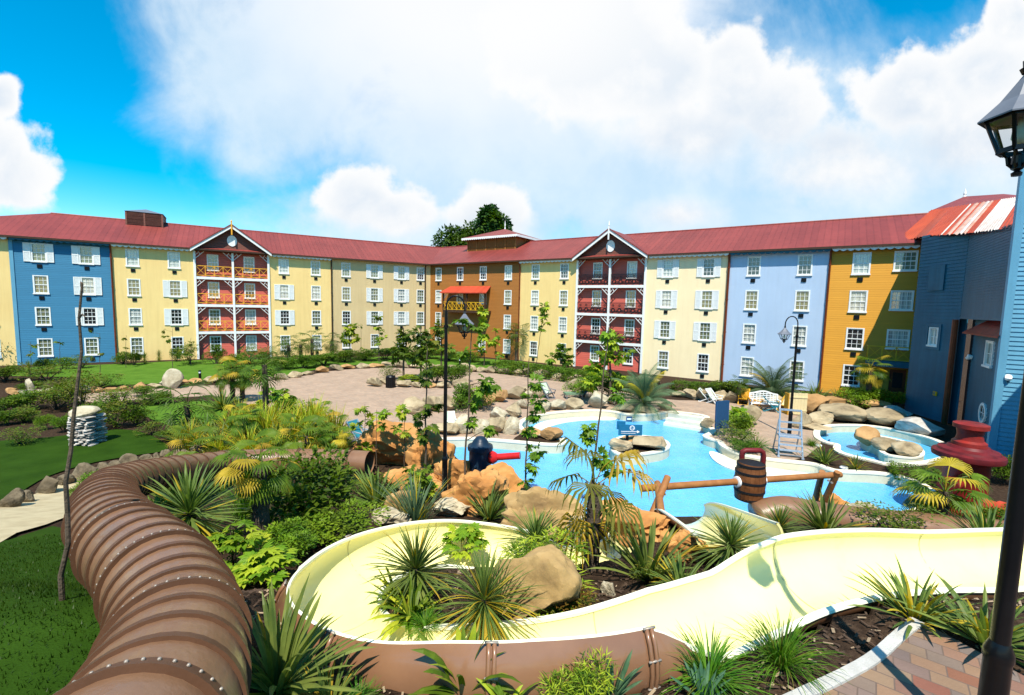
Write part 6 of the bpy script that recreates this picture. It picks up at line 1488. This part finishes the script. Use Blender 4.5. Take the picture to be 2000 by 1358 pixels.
for x, y, w, h, k, l in [(1425, 775, 60, 34, 'shrub_dark', 'dark shrub behind the dark green deck chair'), (1395, 768, 40, 20, 'shrub_green', 'low shrub under the cream facade vent'), (1350, 765, 30, 20, 'sword', 'small agave-like clump on the right bed'), (1440, 835, 40, 40, 'fatsia', 'yellow-green fatsia behind the navy board'), (1452, 850, 60, 46, 'shrub_green', 'middle planter shrub beside the navy board'), (1440, 868, 60, 40, 'shrub_loose', 'grey-green planter shrub at the pool inlet'), (1475, 880, 64, 34, 'tuft', 'arching grass at the near end of the inlet planter'), (1455, 885, 50, 26, 'shrub_dark', 'dark low shrub at the planter wall'), (1585, 872, 34, 22, 'tuft', 'green tuft behind the lifeguard chair'), (1610, 905, 66, 40, 'sword', 'dark sword-leaf clump on the spit mulch'), (1672, 918, 46, 36, 'sword_gold', 'yellow-green sword-leaf clump on the spit mulch'), (1960, 945, 70, 60, 'shrub_dark', 'dark shrub behind the giant red hydrant'), (1530, 790, 40, 28, 'sword', 'sword leaves right of the silver palm'), (1330, 1000, 1, 1, 'tuft', '')]:
    if l: P_(k, x, y, w, h, l)
P_('hedge', 1790, 935, 80, 22, 'leafy strip at the right end of the lagoon wall')
# ---- tall thin saplings in front
S_(122, 1182, 555, 'tall bare dark sapling trunk in front of the tube slide', [(157, 560, 4, 0), (160, 620, 6, 0)], .025, topx=161, name='bare_sapling')
LV = ('lf_mid', 'lf_bright')
S_(905, 1003, 640, 'tall thin sapling just right of the middle lamp', [(900, 625, 10, 8), (930, 640, 12, 10), (905, 690, 14, 10), (955, 745, 20, 20), (940, 760, 14, 14), (925, 790, 16, 15), (955, 835, 16, 15), (920, 830, 14, 10)], .035, LV, .22, topx=921)
S_(1026, 985, 700, 'tall thin sapling with big leaves between cannon and lagoon', [(1045, 750, 15, 15), (1030, 770, 12, 10), (1050, 790, 16, 19), (1045, 815, 13, 15), (1035, 850, 12, 14), (1050, 885, 18, 15), (1040, 905, 14, 14), (1026, 945, 12, 8)], .035, LV, .21, topx=1033)
S_(1148, 1010, 640, 'thin sapling rising over the drooping palm', [(1205, 770, 16, 12), (1148, 835, 16, 17), (1150, 855, 12, 12), (1190, 650, 14, 10), (1180, 905, 22, 27), (1195, 925, 16, 17)], .035, LV, .21, topx=1190)
S_(828, 960, 680, 'sapling with dark leaf clusters above the dark orange rock', [(850, 790, 16, 14), (830, 805, 14, 10), (815, 825, 14, 14), (822, 850, 13, 14), (845, 830, 10, 7), (835, 720, 18, 15), (828, 745, 16, 15), (820, 920, 12, 10)], .04, ('lf_dark', 'lf_mid'), .23, topx=835)
for x, y, t, cl, l in [(713, 915, 790, [(711, 797, 15, 15), (696, 837, 13, 12), (722, 822, 11, 10)], 'left stalk of three with bright leaf balls before the plaza'), (735, 930, 800, [(752, 806, 15, 15), (748, 830, 11, 10)], 'leaning middle stalk with bright leaf balls before the plaza'), (790, 925, 795, [(787, 803, 16, 17), (775, 838, 12, 12), (798, 842, 12, 12)], 'right stalk of three with bright leaf balls before the plaza')]: S_(x, y, t, l, cl, .018, ('lf_bright', 'lf_lime'), .2)
S_(712, 925, 880, 'short leafy stalk below the left bright stalk', [(710, 880, 18, 17), (715, 898, 14, 14)], .02, ('lf_mid', 'lf_lime'), .2)
S_(865, 985, 915, 'leafy vine-like sapling by the middle lamp foot', [(830, 920, 12, 8), (822, 940, 14, 14), (800, 915, 10, 7)], .02, LV, .2)
# thin twigs against the left facades
for i, (x, y, t, cl) in enumerate(sorted([(60, 735, 668, [(62, 675, 8, 4), (52, 690, 8, 3)]), (117, 730, 662, [(117, 668, 6, 4)]), (246, 720, 655, [(240, 660, 5, 3), (250, 680, 6, 3)]), (195, 740, 652, [(182, 650, 6, 2), (192, 660, 6, 3), (196, 690, 5, 2)]), (337, 720, 640, [(320, 645, 6, 2), (330, 660, 8, 3)]), (373, 715, 660, [(372, 670, 9, 4), (368, 690, 9, 4)])])):
    S_(x, y, t, '%s twiggy sapling from the left in front of the left hotel wing' % ORD[i], cl, .025, ('lf_olive', 'lf_mid'), .3, group='twiggy saplings by the left wing')
# ---- big trees behind the roof
def bigtree(px, top, wpx, hpx, y, label, seed, n=7000):
    c = D(px, top+hpx/2, y); s = mdep(c)/F; rw = wpx*s/2; rh = hpx*s/2; r_ = random.Random(seed); t = thing('broadleaf_tree', label, 'tree', (c.x, c.y, 0)); m = MB()
    zb = c.z; m.tube([(0, 0, 0), (.2, 0, zb*.5), (0, 0, zb)], [.8, .6, .3], 10)
    cl = []
    for k in range(60):
        d = V((r_.gauss(0, 1), r_.gauss(0, 1), r_.gauss(0, 1))).normalized()*r_.uniform(.35, .8); q = V((d.x*rw, d.y*rw, zb+d.z*rh)); cl.append((q, r_.uniform(.2, .36)*min(rw, rh)*1.1))
        if k % 3 == 0: m.tube([(0, 0, zb*.7), tuple(V((0, 0, zb*.75)).lerp(q, .5)), tuple(q)], [.25, .15, .06], 6, False)
    m.build('trunk', 'bark', t); f = MB()
    for i in range(n):
        q, rr = r_.choice(cl); d = V((r_.gauss(0, 1), r_.gauss(0, 1), r_.gauss(0, 1))).normalized(); p = q+d*rr*(1-.5*r_.random()**2); f.cm = 1 if NZ.noise((p.x*.5+seed, p.y*.5, p.z*.5)) > 0 else 0
        leafquad(f, p, (d+V((r_.gauss(0, .6), r_.gauss(0, .6), r_.gauss(-.2, .5)))).normalized(), (d+V((0, 0, .6))).normalized(), r_.uniform(.45, .95), r_.uniform(.3, .55))
    f.build('crown', ['lf_far', 'lf_dark'], t, recalc=False)
bigtree(962, 380, 76, 150, 92, 'tall dark broadleaf tree rising behind the roof pavilion', 3, 12000)
bigtree(905, 428, 120, 120, 96, 'lower spreading dark tree left of the tall one behind the roof', 5, 12000)
# ================================================================== SKY, SUN, WORLD
SE = R(60); SA = R(2)          # sun elevation; light travels towards +y, SA to the right
w = bpy.data.worlds.new('World'); sc.world = w; w.use_nodes = True; t = w.node_tree
for n in list(t.nodes): t.nodes.remove(n)
out = N(t, 'ShaderNodeOutputWorld'); bg = N(t, 'ShaderNodeBackground', {'Strength': .086}); t.links.new(bg.outputs[0], out.inputs[0])
sky = N(t, 'ShaderNodeTexSky', sky_type='NISHITA'); sky.sun_disc = False; sky.sun_elevation = SE; sky.sun_rotation = math.pi+SA; sky.air_density = 1.0; sky.dust_density = .3; sky.ozone_density = 2.
tint = N(t, 'ShaderNodeHueSaturation', {'Hue': .482, 'Saturation': 1.75, 'Value': 1.5, 'Color': sky.outputs[0]})
tc = coords(t, 'Generated'); sep = N(t, 'ShaderNodeSeparateXYZ', {0: tc})
def M2(op, a, b=None, c=None):
    ins = {0: a}
    if b is not None: ins[1] = b
    if c is not None: ins[2] = c
    return N(t, 'ShaderNodeMath', ins, operation=op).outputs[0]
ay = M2('MAXIMUM', M2('ABSOLUTE', sep.outputs[1]), .12)
u = M2('DIVIDE', sep.outputs[0], ay); v = M2('DIVIDE', sep.outputs[2], ay)
uv = N(t, 'ShaderNodeCombineXYZ', {0: u, 1: v}).outputs[0]
def noise(scale, detail, rough, off=0., dist=0.):
    mp = N(t, 'ShaderNodeMapping', {0: uv, 'Location': (off, off*.7, off)}); return N(t, 'ShaderNodeTexNoise', {'Vector': mp.outputs[0], 'Scale': scale, 'Detail': detail, 'Roughness': rough, 'Distortion': dist}).outputs[0]
n1 = noise(7.5, 9., .58, 2.); n2 = noise(2.2, 7., .55, 5., .6); n3 = noise(16., 5., .5, 9.); n4 = noise(4.2, 8., .6, 13., .4)
def dirpx(px, py): d = ray(px, py); return d.x/d.y, d.z/d.y
def ell(px, py, rx, ry):
    cu, cv = dirpx(px, py); a = M2('DIVIDE', M2('SUBTRACT', u, cu), rx/F); b = M2('DIVIDE', M2('SUBTRACT', v, cv), ry/F)
    return M2('SUBTRACT', 1., M2('SQRT', M2('ADD', M2('MULTIPLY', a, a), M2('MULTIPLY', b, b))))
def field(L):
    f = ell(*L[0])
    for e in L[1:]: f = N(t, 'ShaderNodeMath', {0: f, 1: ell(*e), 2: .12}, operation='SMOOTH_MAX').outputs[0]
    return f
def ss(x, a, b): return N(t, 'ShaderNodeMapRange', {0: x, 1: a, 2: b, 3: 0., 4: 1.}, interpolation_type='SMOOTHSTEP').outputs[0]
cum = field([(1270, 150, 170, 110), (1430, 175, 90, 130), (1520, 235, 120, 120), (1350, 270, 190, 90), (1650, 330, 260, 90), (1880, 290, 220, 110), (1150, 90, 200, 150), (1790, 190, 150, 105), (1920, 140, 130, 90), (1640, 290, 130, 70), (1980, 40, 60, 60), (-20, 330, 125, 130), (0, 190, 48, 48), (700, 395, 90, 80), (770, 430, 100, 70), (960, 440, 110, 75), (1330, 420, 140, 40)])
nn1 = M2('ADD', M2('MULTIPLY', M2('SUBTRACT', n1, .5), 1.25), M2('MULTIPLY', M2('SUBTRACT', n3, .5), .45))
cd_ = M2('ADD', cum, nn1)
uR = dirpx(1060, 300)[0]; isR = ss(u, uR, uR+.1)
lowR = ss(v, dirpx(1500, 190)[1], dirpx(1500, 330)[1]); lowL = ss(v, dirpx(700, 395)[1], dirpx(700, 470)[1])
low = M2('ADD', M2('MULTIPLY', lowR, isR), M2('MULTIPLY', lowL, M2('SUBTRACT', 1., isR)))
cm = N(t, 'ShaderNodeMapRange', {0: cd_, 1: -.04, 2: M2('ADD', .22, M2('MULTIPLY', low, .9)), 3: 0., 4: 1.}, interpolation_type='SMOOTHSTEP').outputs[0]
soft = field([(930, -60, 540, 420), (1000, 260, 420, 260), (1250, 330, 560, 250), (1750, 330, 460, 220), (560, 170, 230, 200), (900, 430, 400, 100), (1500, 430, 640, 100)])
hz = ss(M2('ADD', soft, M2('ADD', M2('MULTIPLY', M2('SUBTRACT', n2, .5), .9), M2('ADD', M2('MULTIPLY', M2('SUBTRACT', n4, .5), 1.1), M2('MULTIPLY', M2('SUBTRACT', n1, .5), .5)))), -.38, .5)
glow = ss(ell(950, -60, 640, 440), .0, .75)
body = ss(cd_, .15, .75); tex = ss(M2('ADD', M2('MULTIPLY', n4, .5), M2('MULTIPLY', n1, .5)), .34, .64)
shade = M2('MAXIMUM', M2('SUBTRACT', 1., M2('MULTIPLY', body, M2('SUBTRACT', 1., tex))), glow)
ccol = mixc(t, shade, (5.0, 5.7, 6.5), (7.0, 7.05, 7.1))
hcol = mixc(t, glow, mixc(t, tex, (4.5, 5.8, 6.9), (5.6, 6.5, 7.2)), (7.6, 7.5, 7.7))
rear = M2('GREATER_THAN', sep.outputs[1], .0)                    # scattered cloud behind the camera from the same noise
hm = M2('MULTIPLY', M2('MULTIPLY', hz, .9), rear); cmk = M2('MULTIPLY', cm, rear)
c = mixc(t, hm, tint.outputs[0], hcol); c = mixc(t, cmk, c, ccol)
t.links.new(c, bg.inputs[0])
sl = bpy.data.lights.new('sun', 'SUN'); so = bpy.data.objects.new('sun', sl); COL.objects.link(so); sl.energy = 4.6; sl.angle = R(.53); sl.color = (1, .94, .82)
L = V((math.sin(SA)*math.cos(SE), math.cos(SA)*math.cos(SE), -math.sin(SE))); so.rotation_euler = L.to_track_quat('-Z', 'Y').to_euler(); so.location = (-2, -20, 40)
vs_ = sc.view_settings; sc.display_settings.display_device = 'sRGB'; vs_.view_transform = 'Standard'; vs_.look = 'None'; vs_.exposure = .72; vs_.gamma = 1; vs_.use_curve_mapping = False
sc.cycles.max_bounces = 6; sc.cycles.transparent_max_bounces = 8; sc.cycles.use_denoising = True
